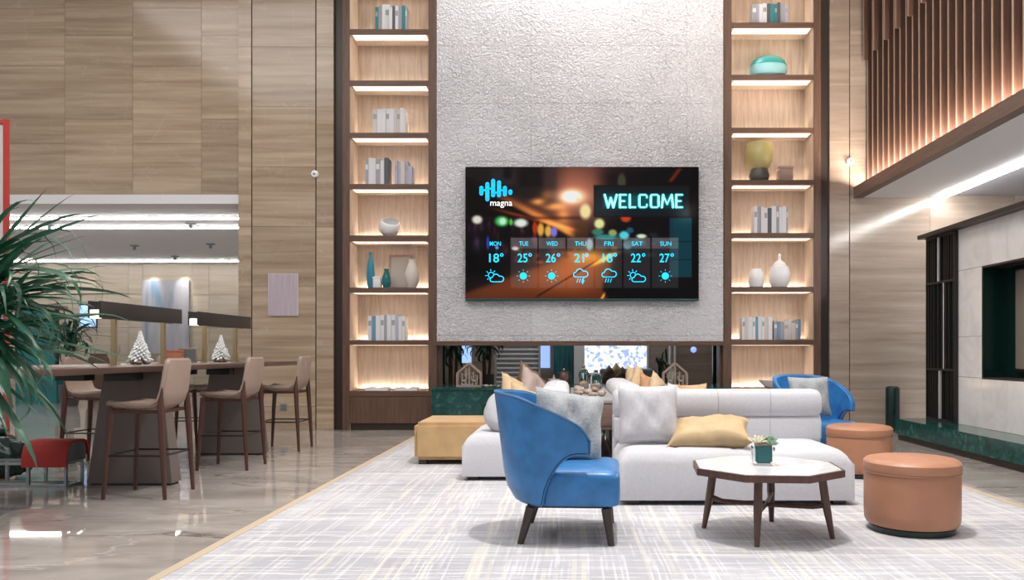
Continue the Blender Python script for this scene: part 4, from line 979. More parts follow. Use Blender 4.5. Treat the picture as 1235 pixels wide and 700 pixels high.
# ================================================================== REFLECTION ROOM: made-up plants, louvres, bright window imitating a mirror image
def leaf_mesh(L, w_, droop, n=9, fold=.25):
    bm = bmesh.new(); L_, M_, R_ = [], [], []
    for i in range(n+1):
        t = i/n; ang = droop*t*t; 
        x = L*(t*math.cos(ang*.55)); z_ = L*(t*.15-(1-math.cos(ang))*.42*t)
        ww = w_*(math.sin(PI*min(1, t*.92+.10))**.7)*(1-.0*t)+.0008
        L_.append(bm.verts.new((x, -ww/2, z_+fold*ww/2))); M_.append(bm.verts.new((x, 0, z_))); R_.append(bm.verts.new((x, ww/2, z_+fold*ww/2)))
    for i in range(n):
        bm.faces.new((L_[i], M_[i], M_[i+1], L_[i+1])); bm.faces.new((M_[i], R_[i], R_[i+1], M_[i+1]))
    me = bpy.data.meshes.new('leaf'); bm.to_mesh(me); bm.free()
    for p in me.polygons: p.use_smooth = True
    return me
def palm(name, label, loc, crown_z, leaves, mat, L=(.7, 1.0), w_=.035, seed=0, az=(0, 2*PI), pot=(.20, .45), el=(-.5, 1.2), crown_x=0, droops=(.7, 1.0, 1.3, 1.6, 1.9, 2.2)):
    t = thing(name, label, 'plant', loc); r = random.Random(seed)
    link('pot', lathe_mesh('pot', [(pot[0]*.75, 0), (pot[0]*.95, pot[1]*.5), (pot[0], pot[1]), (pot[0]*.9, pot[1]), (pot[0]*.88, pot[1]*.9)]), CLAY, t)
    for k in range(3):
        a = k*2.1; link('stem', tube_mesh('stem', [(.05*math.cos(a), .05*math.sin(a), pot[1]*.9), (.07*math.cos(a), .07*math.sin(a), crown_z*.8), (crown_x+.05*math.cos(a), .05*math.sin(a), crown_z+.1*k)], [.03, .024, .018]), TRUNK, t)
    lib = []
    for k in range(6):
        m_ = leaf_mesh(1, w_/((L[0]+L[1])/2), droops[k]); m_.materials.append(mat); lib.append(m_)
    for k in range(leaves):
        a = r.uniform(*az); e = r.uniform(*el); o = link('leaf', r.choice(lib), None, t, (crown_x+r.uniform(-.05, .05), r.uniform(-.06, .06), crown_z+r.uniform(-.15, .25)))
        o.rotation_euler = (r.uniform(-.5, .5), -e, a); q = r.uniform(*L); o.scale = (q, q, q)
    return t
palm('potted_palm', 'dark green palm at far left in the room behind the hearth', (PX(548, 71), 13.3, 0), 1.32, 90, LEAF2, (.35, .6), .045, 3, el=(-1.0, 1.0))
palm('potted_palm', 'dark green palm beside the louvres in the room behind the hearth', (PX(588, 71), 13.3, 0), 1.34, 100, LEAF2, (.35, .55), .045, 4, pot=(.14, .75), el=(-1.0, 1.0))
lv = thing('louvre_panel', 'grey louvred panel seen through the hearth opening', 'louvre', (PX(624, 66), 14.6, 0))
for k in range(17):
    o = box('louvre_slat', -.38, .38, -.05, .05, .42+k*.085, .42+k*.085+.012, WHITE, lv); o.rotation_euler = (.75, 0, 0)
for sgn in (-1, 1): box('louvre_post', sgn*.40-.02, sgn*.40+.02, -.05, .05, 0, 2.0, BOOKCOLS[1], lv)
BR = 960/16.0
bw = thing('bright_window', 'bright speckled white blue window seen through the hearth opening', 'window', (PX(743, BR), 16.179, 1.0))
SPECK, t_, b_ = nt('speckled_window')
g_ = t_.nodes.new('ShaderNodeTexCoord'); n_ = t_.nodes.new('ShaderNodeTexVoronoi'); n_.inputs['Scale'].default_value = 17; r_ = t_.nodes.new('ShaderNodeValToRGB')
t_.links.new(g_.outputs['Object'], n_.inputs['Vector']); t_.links.new(n_.outputs['Color'], r_.inputs['Fac'])
r_.color_ramp.elements[0].color = (.20, .36, .75, 1); r_.color_ramp.elements[0].position = .28; r_.color_ramp.elements[1].color = (1, 1, 1, 1); r_.color_ramp.elements[1].position = .5
t_.links.new(r_.outputs['Color'], b_.inputs['Emission Color']); setv(b_, 'Emission Strength', 1.05)
box('pane', -.63, .63, .0, .02, -.30, .75, SPECK, bw); 
for x in (-.65, .65): box('frame_post', x-.02, x+.02, -.02, .03, -.32, .8, WHITE, bw)
box('frame_rail', -.67, .67, -.02, .03, -.34, -.30, WHITE, bw)
o = thing('teal_curtain', 'teal curtain beside the bright window behind the hearth', 'curtain', (PX(680, BR), 15.9, 0))
for k in range(7): link('curtain_fold', tube_mesh('fold', [((k-3)*.055, .02*(k % 2), .3), ((k-3)*.055, .02*(k % 2), 2.4)], .036, 8), TEALCURT, o)
link('curtain_rail', tube_mesh('rail', [(-.3, 0, 2.42), (.3, 0, 2.42)], .015), STEEL, o)
o = thing('white_column', 'slim white column beside the teal curtain behind the hearth', 'column', (PX(698, BR), 15.9, 0)); box('shaft', -.10, .10, -.1, .1, .05, 3.28, WHITE, o, .01); box('base', -.13, .13, -.13, .13, 0, .05, WHITE, o)
o = thing('blue_window', 'small blue lit window left of the teal curtain behind the hearth', 'window', (PX(657, BR), 16.179, 1.0)); box('pane', -.10, .10, 0, .02, -.2, .6, BACKBLUE, o); box('mullion', -.105, -.09, -.02, .02, -.2, .6, WHITE, o)
o = thing('blue_window', 'tall blue lit window behind the left palm through the hearth', 'window', (PX(561, BR), 16.179, 1.0)); box('pane', -.10, .10, 0, .02, -.1, .6, BLUELIT, o); box('mullion', -.11, -.09, -.02, .02, -.1, .6, BLACK, o)
for k, x in enumerate((808, 814)):
    o = thing('steel_post', ['left slim bright steel post behind the right house lantern', 'right slim bright steel post behind the right house lantern'][k], 'post', (PX(x, BR), 16.0, 0), group='steel posts behind the hearth'); link('shaft', tube_mesh('shaft', [(0, 0, 0), (0, 0, 3.2)], .025, 12), WHITEGLOSS, o); link('base', lathe_mesh('base', [(.05, 0), (.05, .02), (.03, .03)]), STEEL, o)
o = thing('green_post', 'dark green post at the right end of the hearth opening', 'post', (PX(861, 78), 12.2, .633)); box('shaft', -.04, .04, -.04, .04, .02, .60, DARKGREEN, o); box('base', -.05, .05, -.05, .05, 0, .02, DARKGREEN, o)
o = thing('green_post', 'dark green post at the left end of the hearth opening', 'post', (PX(535, 78), 12.2, .633)); box('shaft', -.04, .04, -.04, .04, .02, .60, DARKGREEN, o); box('base', -.05, .05, -.05, .05, 0, .02, DARKGREEN, o)
o = thing('blue_pendant', 'small blue glowing lamp at right behind the hearth opening', 'lamp', (PX(836, 66), 14.5, 1.165)); link('globe', lathe_mesh('globe', sphere_prof(.055, 10)), BACKBLUE, o); link('cord', tube_mesh('cord', [(0, 0, .05), (0, 0, 2.1)], .004, 5), BLACK, o)
o = thing('grey_bench_back', 'grey bench with a tall back in the room behind the hearth', 'bench', (.95, 13.5, 0)); box('back', -.45, .45, 0, .2, .3, .84, CUSH_SILVER, o, .04, 3); box('seat', -.45, .45, -.6, 0, .15, .42, CUSH_SILVER, o, .04, 3)
for x in (-.4, .4): box('leg', x-.02, x+.02, -.5, -.46, 0, .16, BLACK, o)
o = palm('leafy_plant', 'low dark green plant left of the right house lantern', (PX(800, 76), 12.55, 0), .72, 40, LEAF2, (.22, .38), .03, 9, pot=(.14, .55), el=(.3, 1.4))

# ================================================================== BLUE ARMCHAIRS
def armchair(label, loc, rz):
    """local: faces +x, origin on floor"""
    t = thing('armchair', label, 'armchair', loc, rz)
    # seat block
    plan_ = []
    for (x, y) in ((.315, -.345), (.315, .345), (-.10, .345), (-.22, .25), (-.27, .10), (-.27, -.10), (-.22, -.25), (-.10, -.345)): plan_.append((x, y))
    dense = []
    for i in range(8):
        (xa, ya), (xb, yb) = plan_[i], plan_[(i+1) % 8]; m_ = max(1, int(math.hypot(xb-xa, yb-ya)/.05))
        dense += [(xa+(xb-xa)*q/m_, ya+(yb-ya)*q/m_) for q in range(m_)]
    cx0, cy0 = .02, 0; bm = bmesh.new(); rings = []
    for ins, z_ in ((.02, .225), (.004, .232), (0, .25), (0, .385), (.006, .405), (.020, .419), (.045, .428), (.12, .436), (.22, .441), (.30, .443)):
        ring = []
        for (x, y) in dense:
            sx_ = 1-ins/.30 if abs(x-cx0) > 0 else 1; sy_ = 1-ins/.345
            rx_, ry_ = x, y
            # round the two front corners in plan
            if x > .2 and abs(y) > .2:
                dx_, dy_ = max(0, x-.255), max(0, abs(y)-.285); d_ = math.hypot(dx_, dy_)
                if d_ > .06: rx_, ry_ = .255+dx_/d_*.06, math.copysign(.285+dy_/d_*.06, y)
            ring.append(bm.verts.new((cx0+(rx_-cx0)*sx_, ry_*sy_, z_)))
        rings.append(ring)
    n_d = len(dense)
    for A, B in zip(rings, rings[1:]):
        for q in range(n_d): bm.faces.new((A[q], A[(q+1) % n_d], B[(q+1) % n_d], B[q]))
    bm.faces.new(rings[0][::-1]); bm.faces.new(rings[-1])
    link('seat', fin(bm, 'seat', True, 40), LEATHER_BLUE, t)
    # barrel back
    N = 56; M = 8; th = .05
    def plan(u):      # u in -1..1, outline and outward normal
        w2, xb, xt = .365, -.04, .145
        straight = xt-xb; arc = PI*.5*(w2+.33)*.5*2
        tot = straight+arc/2; d = abs(u)*tot; sgn = -1 if u < 0 else 1
        if d > arc/2:
            return xb+(d-arc/2), sgn*w2, 0, sgn
        a = d/(arc/2)*PI/2
        return xb-.33*math.cos(a), sgn*w2*math.sin(a), -math.cos(a), sgn*math.sin(a)
    def ztop(u):
        a = abs(u); return .875 - .018*(a/.4)**2 if a < .4 else .857-.20*((a-.4)/.6)**1.25-.05*max(0, (a-.9)/.1)**2
    def zbot(u):
        a = abs(u)
        if a < .60: return .225
        t_ = (a-.60)/.40
        return .225+.30*min(1, (1-(1-min(1, t_*1.25))**2.4))
    def shell(off, u, f):
        x, y, nx, ny = plan(u); z0, z1 = zbot(u), ztop(u); z_ = z0+(z1-z0)*f
        lean = (z_-.225)*.125; back = max(0, -nx)
        flare = .02*(z_-.225)
        belly = -.05*(max(0, 1-(z_-.225)/.14))**2*back
        return Vector((x+nx*(-off)-lean*back-.02*belly*0+(-belly), y*(1+flare)+ny*(-off), z_))
    bm = bmesh.new(); go, gi = {}, {}
    for i in range(N+1):
        u = -1+2*i/N
        for j in range(M+1): 
            f = j/M; go[i, j] = bm.verts.new(shell(0, u, f)); gi[i, j] = bm.verts.new(shell(th*(1-.25*f), u, f))
    for i in range(N):
        for j in range(M):
            bm.faces.new((go[i,j], go[i+1,j], go[i+1,j+1], go[i,j+1])); bm.faces.new((gi[i,j], gi[i,j+1], gi[i+1,j+1], gi[i+1,j]))
        bm.faces.new((go[i,M], go[i+1,M], gi[i+1,M], gi[i,M])); bm.faces.new((go[i,0], gi[i,0], gi[i+1,0], go[i+1,0]))
    for i in (0, N):
        for j in range(M): bm.faces.new((go[i,j], go[i,j+1], gi[i,j+1], gi[i,j]))
    bmesh.ops.recalc_face_normals(bm, faces=bm.faces)
    ed = [e for e in bm.edges if len(e.link_faces) == 2 and e.calc_face_angle(0) > .9]
    bmesh.ops.bevel(bm, geom=ed, offset=.011, segments=3, affect='EDGES')
    sh = link('back_shell', fin(bm, 'back_shell', True, 60), LEATHER_BLUE, t)
    rim = [shell(.003, -1+2*i/N, 1)+Vector((0, 0, -.002)) for i in range(N+1)]
    link('piping', tube_mesh('piping', rim, .006, 6), PIPING_BLUE, sh)
    for sgn in (-1, 1):
        pts = [shell(.003, sgn*(1-.42*i/16), 0) for i in range(17)]; pts = [shell(.003, sgn, 1), shell(.003, sgn, .5)]+pts
        link('piping', tube_mesh('piping', pts, .005, 6), PIPING_BLUE, sh)
    box('under_frame', -.22, .25, -.28, .28, .208, .23, BLACK, t)
    for (x, y, dx, dy) in ((.235, -.29, .03, -.015), (.235, .29, .03, .015), (-.20, -.27, -.06, -.015), (-.20, .27, -.06, .015)):
        link('leg', tube_mesh('leg', [(x, y, .21), (x+dx, y+dy, 0)], [.030, .019], 12), DARKLEG, t)
    return t
armchair('blue leather barrel armchair nearest the camera, turned to the right', (-.015, 4.87, CZ), math.radians(-3))
pillow('silver grey velvet cushion in the near blue armchair', (.47, .45, .15), (-.01, 5.0, .655), (math.radians(74), math.radians(9), math.radians(20)), CUSH_SILVER, 3, pinch=.06, wr=.016)
armchair('blue leather barrel armchair behind the sofa facing the camera', (2.43, 7.95, CZ), math.radians(-76))
pillow('silver grey cushion in the far blue armchair', (.42, .40, .14), (2.37, 7.88, .68), (math.radians(76), 0, math.radians(8)), CUSH_SILVER, 4, pinch=.06)

# ================================================================== OTTOMANS
def round_ottoman(label, loc):
    t = thing('round_ottoman', label, 'ottoman', loc, group='round leather ottomans'); R = .282
    link('base', lathe_mesh('base', [(R-.03, 0), (R-.028, .035)], 48), DARKGREEN, t)
    link('body', lathe_mesh('body', [(R-.045, .035), (R-.015, .045), (R-.003, .07), (R, .12), (R, .33), (R-.004, .362), (R-.012, .366)], 56), LEATHER_BROWN, t)
    link('lid', lathe_mesh('lid', [(R-.012, .366), (R+.002, .372), (R+.006, .39), (R+.004, .425), (R-.014, .444), (R-.05, .452), (R*.5, .458), (.005, .460)], 56), LEATHER_BROWN, t)
    bm = bmesh.new(); bm_tube(bm, [((R+.002)*math.cos(a*PI/28), (R+.002)*math.sin(a*PI/28), .366) for a in range(57)], .0045, 6)
    link('piping', fin(bm, 'piping'), plain('cognac_piping', (.34, .16, .09), .5) if 'cognac_piping' not in MATS else MATS['cognac_piping'], t)
    return t
round_ottoman('round cognac leather ottoman in front, at right of the coffee table', (2.13, 4.97, CZ))
round_ottoman('round cognac leather ottoman behind the sofa corner, farther away', (2.60, 7.17, CZ))
so = thing('square_ottoman', 'square ochre velvet ottoman at the carpet edge', 'ottoman', (-1.18, 8.28, CZ))
bm = bmesh.new(); bm_box(bm, -.36, .38, -.46, .46, .045, .415)
bmesh.ops.bevel(bm, geom=bm.edges[:], offset=.035, segments=4, affect='EDGES'); link('body', fin(bm, 'body', True, 50), LEATHER_GOLD, so)
for x in (-.32, .26):
    for y in (-.42, .34): box('foot', x, x+.08, y, y+.08, 0, .05, DARKLEG, so)

# ================================================================== COFFEE TABLE
ct = thing('coffee_table', 'octagonal white marble coffee table with walnut legs', 'table', (1.195, 4.87, CZ))
oc = [(.465*math.cos(math.radians(22.5+45*i-5)), .465*math.sin(math.radians(22.5+45*i-5))) for i in range(8)]
def poly_slab(name, pts, z0, z1, mat, parent, bev=0):
    bm = bmesh.new(); a = [bm.verts.new((x, y, z0)) for x, y in pts]; b2 = [bm.verts.new((x, y, z1)) for x, y in pts]
    bm.faces.new(a[::-1]); bm.faces.new(b2); n = len(pts)
    for i in range(n): bm.faces.new((a[i], a[(i+1) % n], b2[(i+1) % n], b2[i]))
    if bev: bmesh.ops.bevel(bm, geom=bm.edges[:], offset=bev, segments=2, affect='EDGES')
    return link(name, fin(bm, name, bool(bev)), mat, parent)
poly_slab('marble_top', [(x*.965, y*.965) for x, y in oc], .395, .418, WHITEMARBLE, ct, .002)
poly_slab('under_board', [(x*.96, y*.96) for x, y in oc], .376, .394, COFFEEWOOD, ct)
for i in range(8):
    a, b2 = Vector(oc[i]), Vector(oc[(i+1) % 8]); a2, b3 = a*.962, b2*.962
    bm = bmesh.new(); v_ = [bm.verts.new((p.x, p.y, z_)) for z_ in (.376, .416) for p in (a, b2, b3, a2)]
    for f in ((3,2,1,0), (4,5,6,7), (0,1,5,4), (1,2,6,5), (2,3,7,6), (3,0,4,7)): bm.faces.new([v_[q] for q in f])
    link('rim', fin(bm, 'rim', False), COFFEEWOOD, ct)
foot = [(-.355, .14), (-.135, -.345), (.36, -.15), (.12, .335)]
for x, y in foot:
    link('leg', tube_mesh('leg', [(x*.84, y*.84, .38), (x*.90, y*.90, .21), (x, y, 0)], [.025, .026, .015], 8), COFFEEWOOD, ct)
for (a, b2) in ((0, 2), (1, 3)):
    link('stretcher', tube_mesh('stretcher', [(foot[a][0]*.9, foot[a][1]*.9, .20), (foot[a][0]*.7, foot[a][1]*.7, .18), (0, 0, .175), (foot[b2][0]*.7, foot[b2][1]*.7, .18), (foot[b2][0]*.9, foot[b2][1]*.9, .20)], [.020, .013, .013, .013, .020], 8), COFFEEWOOD, ct)
# planter
gp = thing('succulent_planter', 'small glass cube planter with teal pot and succulents on coffee table', 'planter', (1.18, 4.88, CZ+.419), math.radians(-6))
bm = bmesh.new(); bm_box(bm, -.064, .064, -.064, .064, 0, .116); bmesh.ops.bevel(bm, geom=bm.edges[:], offset=.004, segments=2, affect='EDGES')
link('glass_cube', fin(bm, 'glass_cube'), WINEGLASS, gp)
bm = bmesh.new(); bm_box(bm, -.050, .050, -.050, .050, .012, .125); bmesh.ops.bevel(bm, geom=bm.edges[:], offset=.010, segments=3, affect='EDGES'); link('teal_pot', fin(bm, 'pot'), TEAL, gp)
rp = random.Random(8)
def rosette(c, r, n, mat, spiky=False):
    bm = bmesh.new()
    for k in range(n):
        a = k*2.4; e = .25+1.1*k/n; L = r*(1-.45*k/n); d = Vector((math.cos(a)*math.cos(e), math.sin(a)*math.cos(e), math.sin(e)))
        bm_tube(bm, [Vector(c), Vector(c)+d*L*.55, Vector(c)+d*L], [r*.10, r*(.11 if spiky else .20), r*.02], 6)
    return fin(bm, 'rosette')
link('rosette', rosette((-.030, -.01, .13), .085, 12, None, True), SUCC_WHITE, gp)
link('rosette', rosette((.035, .02, .14), .060, 20, None), SUCC_GREEN, gp); link('rosette', rosette((.045, -.035, .125), .050, 18, None), SUCC_GREEN, gp); link('rosette', rosette((.0, .035, .13), .05, 16, None), SUCC_GREEN, gp)
box('soil', -.048, .048, -.048, .048, .118, .128, ROCK, gp)

# ================================================================== BIN
o = thing('waste_bin', 'slim dark green cylindrical bin standing by the stone wall', 'bin', (PX(1076, 85), 11.28, 0))
link('body', lathe_mesh('body', [(.09, 0), (.095, .01), (.095, .60), (.09, .61)], 32), DARKGREEN, o); link('lid', lathe_mesh('lid', [(.088, .61), (.09, .62), (.07, .635), (.01, .636)], 32), BLACK, o)

# ================================================================== HIGH TABLE, STOOLS, LAMPS
TBX = -3.90
ht = thing('high_table', 'long high communal table in dark wood', 'table', (TBX, 7.2, 0))
box('table_top', -.60, .60, -2.6, 2.6, .965, 1.01, TABLEWOOD, ht, .006)
for y in (-.53, 1.45):
    bm = bmesh.new()
    lo = [(-.15-.0, 0), (.56, 0)]
    v_ = [bm.verts.new(p) for p in ((-.15, y, .02), (.56, y, .02), (.56, y+.16, .02), (-.15, y+.16, .02), (-.02, y+.02, .965), (.46, y+.02, .965), (.46, y+.14, .965), (-.02, y+.14, .965))]
    for f in ((0,3,2,1), (4,5,6,7), (0,1,5,4), (1,2,6,5), (2,3,7,6), (3,0,4,7)): bm.faces.new([v_[q] for q in f])
    p_ = link('pedestal', fin(bm, 'pedestal', False), PLINTHGREY, ht)
    box('pedestal_foot', -.13, .54, y+.01, y+.15, 0, .02, BLACK, ht)
for x in (-.18, .22): 
    for y in (-.62, 1.2): box('power_box', x-.12, x+.12, y-.1, y+.05, .885, .965, BLACK, ht, .004)
def stool_proto(label):
    """faces -x"""
    t = thing('bar_stool', label, 'stool', group='bar stools at the high table')
    # shell: seat and back swept from one profile
    prof = [(-.22, .715), (-.20, .728), (-.10, .715), (.02, .705), (.12, .712), (.175, .745), (.20, .82), (.215, .92), (.228, 1.02), (.232, 1.075)]
    bm = bmesh.new(); nb = 12; top, bot = {}, {}
    for i, (x, z_) in enumerate(prof):
        f = i/(len(prof)-1)
        wd = .215 if f < .5 else .215-.03*(f-.5)*2
        nxt = prof[min(i+1, len(prof)-1)]; prv = prof[max(i-1, 0)]
        tx, tz = nxt[0]-prv[0], nxt[1]-prv[1]; l_ = math.hypot(tx, tz); nx, nz = tz/l_, -tx/l_
        for j in range(nb+1):
            v = -1+2*j/nb; curl = (.030*abs(v)**3)
            rc = 1 if f < .9 else math.sqrt(max(0, 1-((f-.9)/.1)**2*.10))
            cx_ = x-nx*curl; cz_ = z_-nz*curl
            top[i, j] = bm.verts.new((cx_, v*wd*rc, cz_)); bot[i, j] = bm.verts.new((cx_+nx*.040, v*wd*rc, cz_+nz*.040))
    n = len(prof)
    for i in range(n-1):
        for j in range(nb):
            bm.faces.new((top[i,j], top[i,j+1], top[i+1,j+1], top[i+1,j])); bm.faces.new((bot[i,j], bot[i+1,j], bot[i+1,j+1], bot[i,j+1]))
        for j in (0, nb): bm.faces.new((top[i,j], top[i+1,j], bot[i+1,j], bot[i,j]))
    for i in (0, n-1):
        for j in range(nb): bm.faces.new((top[i,j], top[i,j+1], bot[i,j+1], bot[i,j]))
    bmesh.ops.recalc_face_normals(bm, faces=bm.faces)
    ed = [e for e in bm.edges if len(e.link_faces) == 2 and e.calc_face_angle(0) > 1.1]
    bmesh.ops.bevel(bm, geom=ed, offset=.013, segments=3, affect='EDGES')
    sh = link('seat_shell', fin(bm, 'seat_shell', True, 60), LEATHER_TAN, t)
    rbox('seat_pad', (-.205, .12, -.175, .175, .700, .738), .016, LEATHER_TAN, t)
    link('seat_rail', tube_mesh('seat_rail', [(-.19, -.19, .665), (.18, -.19, .665), (.18, .19, .665), (-.19, .19, .665), (-.19, -.19, .665)], .018, 4, True), STOOLWOOD, t)
    for (x, y) in ((-.19, -.195), (-.19, .195)):
        link('leg', tube_mesh('leg', [(x, y, .69), (x-.018, y*1.05, .45), (x-.045, y*1.14, 0)], [.027, .023, .015], 8), STOOLWOOD, t)
    for (x, y) in ((.20, -.205), (.20, .205)):
        link('leg', tube_mesh('leg', [(x+.004, y*1.0, .85), (x-.004, y*1.02, .70), (x+.010, y*1.06, .45), (x+.035, y*1.10, 0)], [.004, .027, .024, .015], 8), STOOLWOOD, t)
    fz = .33; c_ = [(-.216, -.212), (.215, -.22), (.215, .22), (-.216, .212)]
    for k in range(4):
        a, b2 = c_[k], c_[(k+1) % 4]
        link('footrest_bar', tube_mesh('footrest_bar', [(a[0], a[1], fz), (b2[0], b2[1], fz)], .008, 6), BLACK, t)
    return t
def copy_tree(o, parent=None):
    c = o.copy(); COL.objects.link(c); c.parent = parent
    for ch in list(o.children): copy_tree(ch, c)
    return c
spots = [((-3.31, 6.26), 0, 'taupe leather bar stool nearest the camera at the high table'), ((-3.29, 7.74), 0, 'taupe leather bar stool in the middle on the near side of the high table'),
         ((-3.29, 9.18), 0, 'taupe leather bar stool nearest the stone pillar'), ((-4.72, 7.95), PI, 'taupe bar stool across the table behind the red bench'), ((-4.52, 9.35), PI, 'taupe bar stool at the far side of the table, mostly hidden')]
p0 = stool_proto(spots[0][2])
for k, ((x, y), rz, lab) in enumerate(spots):
    o = p0 if k == 0 else copy_tree(p0)
    o.location = (x, y, 0); o.rotation_euler = (0, 0, rz); o['label'] = lab
def lamp(label, ya, yb, pa, pb):
    t = thing('bar_lamp', label, 'lamp', (TBX, (ya+yb)/2, 1.011)); m_ = (ya+yb)/2
    box('shade', .035, .055, ya-m_, yb-m_, .39, .53, LAMPBLACK, t, .002); box('shade', -.055, -.035, ya-m_, yb-m_, .39, .53, LAMPBLACK, t, .002)
    box('shade_top', -.036, .036, ya-m_, yb-m_, .46, .525, LAMPBLACK, t)
    box('diffuser', -.034, .034, ya-m_+.05, yb-m_-.02, .42, .455, LAMPGLOW, t); box('end_diffuser', -.034, .034, ya-m_-.004, ya-m_+.045, .388, .455, LAMPGLOW, t)
    for y in (pa, pb): 
        box('post', -.018, .018, y-m_-.018, y-m_+.018, .006, .39, BRASS, t); box('post_foot', -.035, .035, y-m_-.035, y-m_+.035, 0, .007, BRASS, t)
lamp('long black shaded table lamp on brass posts, nearer of two', 6.52, 7.88, 6.80, 7.62)
lamp('long black shaded table lamp on brass posts, nearer the pillar', 8.23, 9.58, 8.48, 9.26)
def snow_tree(label, x, y):
    t = thing('snowy_tree', label, 'ornament tree', (x, y, 1.011)); r = random.Random(int(y*100))
    for k in range(5): 
        a = k*1.26; link('rock', rock_mesh('rock', .032, k), ROCK, t, (.055*math.cos(a), .055*math.sin(a), .018))
    link('trunk', tube_mesh('trunk', [(0, 0, .0), (0, 0, .28)], [.012, .003]), TRUNK, t)
    bm, bm2 = bmesh.new(), bmesh.new()
    for k in range(150):
        f = k/150; z_ = .05+.235*f; R = .105*(1-f)+.006; a = k*2.39996; d = Vector((math.cos(a), math.sin(a), -.35)); q = R*r.uniform(.75, 1.08)
        p0_ = Vector((0, 0, z_+.01)); p1 = p0_+d*q
        bm_tube(bm, [p0_+d*q*.35, p0_+d*q*.8, p1], [.008, .0125, .006], 5)
        if k % 3 == 0: bm_tube(bm2, [p0_, p0_+d*q*.9-Vector((0, 0, .006))], [.005, .006], 5)
    link('foliage', fin(bm, 'foliage'), SNOW, t); link('inner_branches', fin(bm2, 'branches'), PINE, t)
snow_tree('snowy white miniature tree under the nearer table lamp', -3.88, 7.18)
snow_tree('snowy white miniature tree under the farther table lamp', -3.90, 8.88)
o = thing('copper_box', 'small copper coloured wooden box on the high table', 'box', (PX(211, 116), 960/116, 1.011)); box('body', -.075, .075, -.04, .04, 0, .105, COPPER, o, .004); box('lid', -.077, .077, -.042, .042, .107, .13, COPPER, o, .004)
o = thing('menu_stand', 'dark menu stand in a wooden frame on the high table', 'menu stand', (PX(232, 113), 960/113-.1, 1.011)); box('frame', -.10, .10, -.008, .012, 0, .155, LANTERNWOOD, o, .003); box('card', -.088, .088, -.011, -.007, .012, .143, GREYPAD, o); box('foot', -.08, .08, -.03, .04, 0, .006, LANTERNWOOD, o)
o = thing('wine_glass', 'clear stemmed glass left of the nearer snowy tree', 'glass', (PX(149, 130), 7.25, 1.011))
link('bowl', lathe_mesh('bowl', [(.003, .075), (.03, .09), (.04, .13), (.034, .17), (.032, .17), (.037, .13), (.026, .093), (.002, .08)], 24), WINEGLASS, o); link('stem', lathe_mesh('stem', [(.034, 0), (.03, .004), (.004, .01), (.0035, .076)], 20), WINEGLASS, o)

# ================================================================== FAR LOUNGE CONTENT
ART, t_, b_ = nt('abstract_painting')
g_ = t_.nodes.new('ShaderNodeTexCoord'); mp_ = t_.nodes.new('ShaderNodeMapping'); mp_.inputs['Scale'].default_value = (2.6, 1, .5)
n_ = t_.nodes.new('ShaderNodeTexNoise'); n_.inputs['Scale'].default_value = 1.3; r_ = t_.nodes.new('ShaderNodeValToRGB')
t_.links.new(g_.outputs['Object'], mp_.inputs[0]); t_.links.new(mp_.outputs[0], n_.inputs['Vector']); t_.links.new(n_.outputs['Fac'], r_.inputs['Fac'])
e_ = r_.color_ramp.elements; e_[0].position = .35; e_[0].color = (.16, .26, .36, 1); e_[1].position = .62; e_[1].color = (.44, .43, .46, 1); q_ = e_.new(.48); q_.color = (.36, .36, .40, 1)
t_.links.new(r_.outputs['Color'], b_.inputs['Base Color'])
o = thing('canvas_painting', 'tall grey blue abstract canvas on the far lounge wall', 'painting', (PX(201, s2), 20.5, PZ(383, s2)))
box('stretcher', -.61, .61, -.01, .04, -.95, .95, BOOKCOLS[2], o); box('canvas', -.60, .60, -.02, -.009, -.94, .94, ART, o)
o = thing('brown_pot', 'large round brown pot in the far lounge', 'pot', (PX(119, 52), 960/52, 0)); link('body', lathe_mesh('body', [(.16, 0), (.26, .25), (.28, .6), (.22, .95), (.17, 1.05)]), plain('brown_pot', (.16, .09, .06), .5), o); link('rim', lathe_mesh('rim', [(.17, 1.05), (.19, 1.07), (.17, 1.09)], cap=False), TRUNK, o)
o = thing('teal_glass_case', 'teal lit glass case in the far lounge behind the palm', 'display case', (PX(44, 55), 960/55, 0))
box('glass', -.42, .42, 0, .05, .5, 2.05, TEALGLASS, o); box('base', -.45, .45, -.02, .35, 0, .5, TEAL, o)
for x in (-.44, .44): box('post', x-.02, x+.02, -.02, .06, .5, 2.1, BLACK, o)
box('head', -.47, .47, -.02, .35, 2.05, 2.15, LANTERNWOOD, o)
o = thing('blue_lit_panel', 'small blue lit panel behind the far lounge plant', 'panel', (PX(107, s2), 20.489, PZ(385, s2))); box('panel', -.20, .20, 0, .04, -.20, .35, BLUELIT, o); box('frame', -.23, .23, .04, .06, -.23, .38, BLACK, o)
palm('lounge_plant', 'dark leafy plant in the far lounge behind the high table', (PX(84, 58), 960/58, 0), 1.25, 60, LEAF2, (.5, .95), .06, 21, el=(-.3, 1.3))

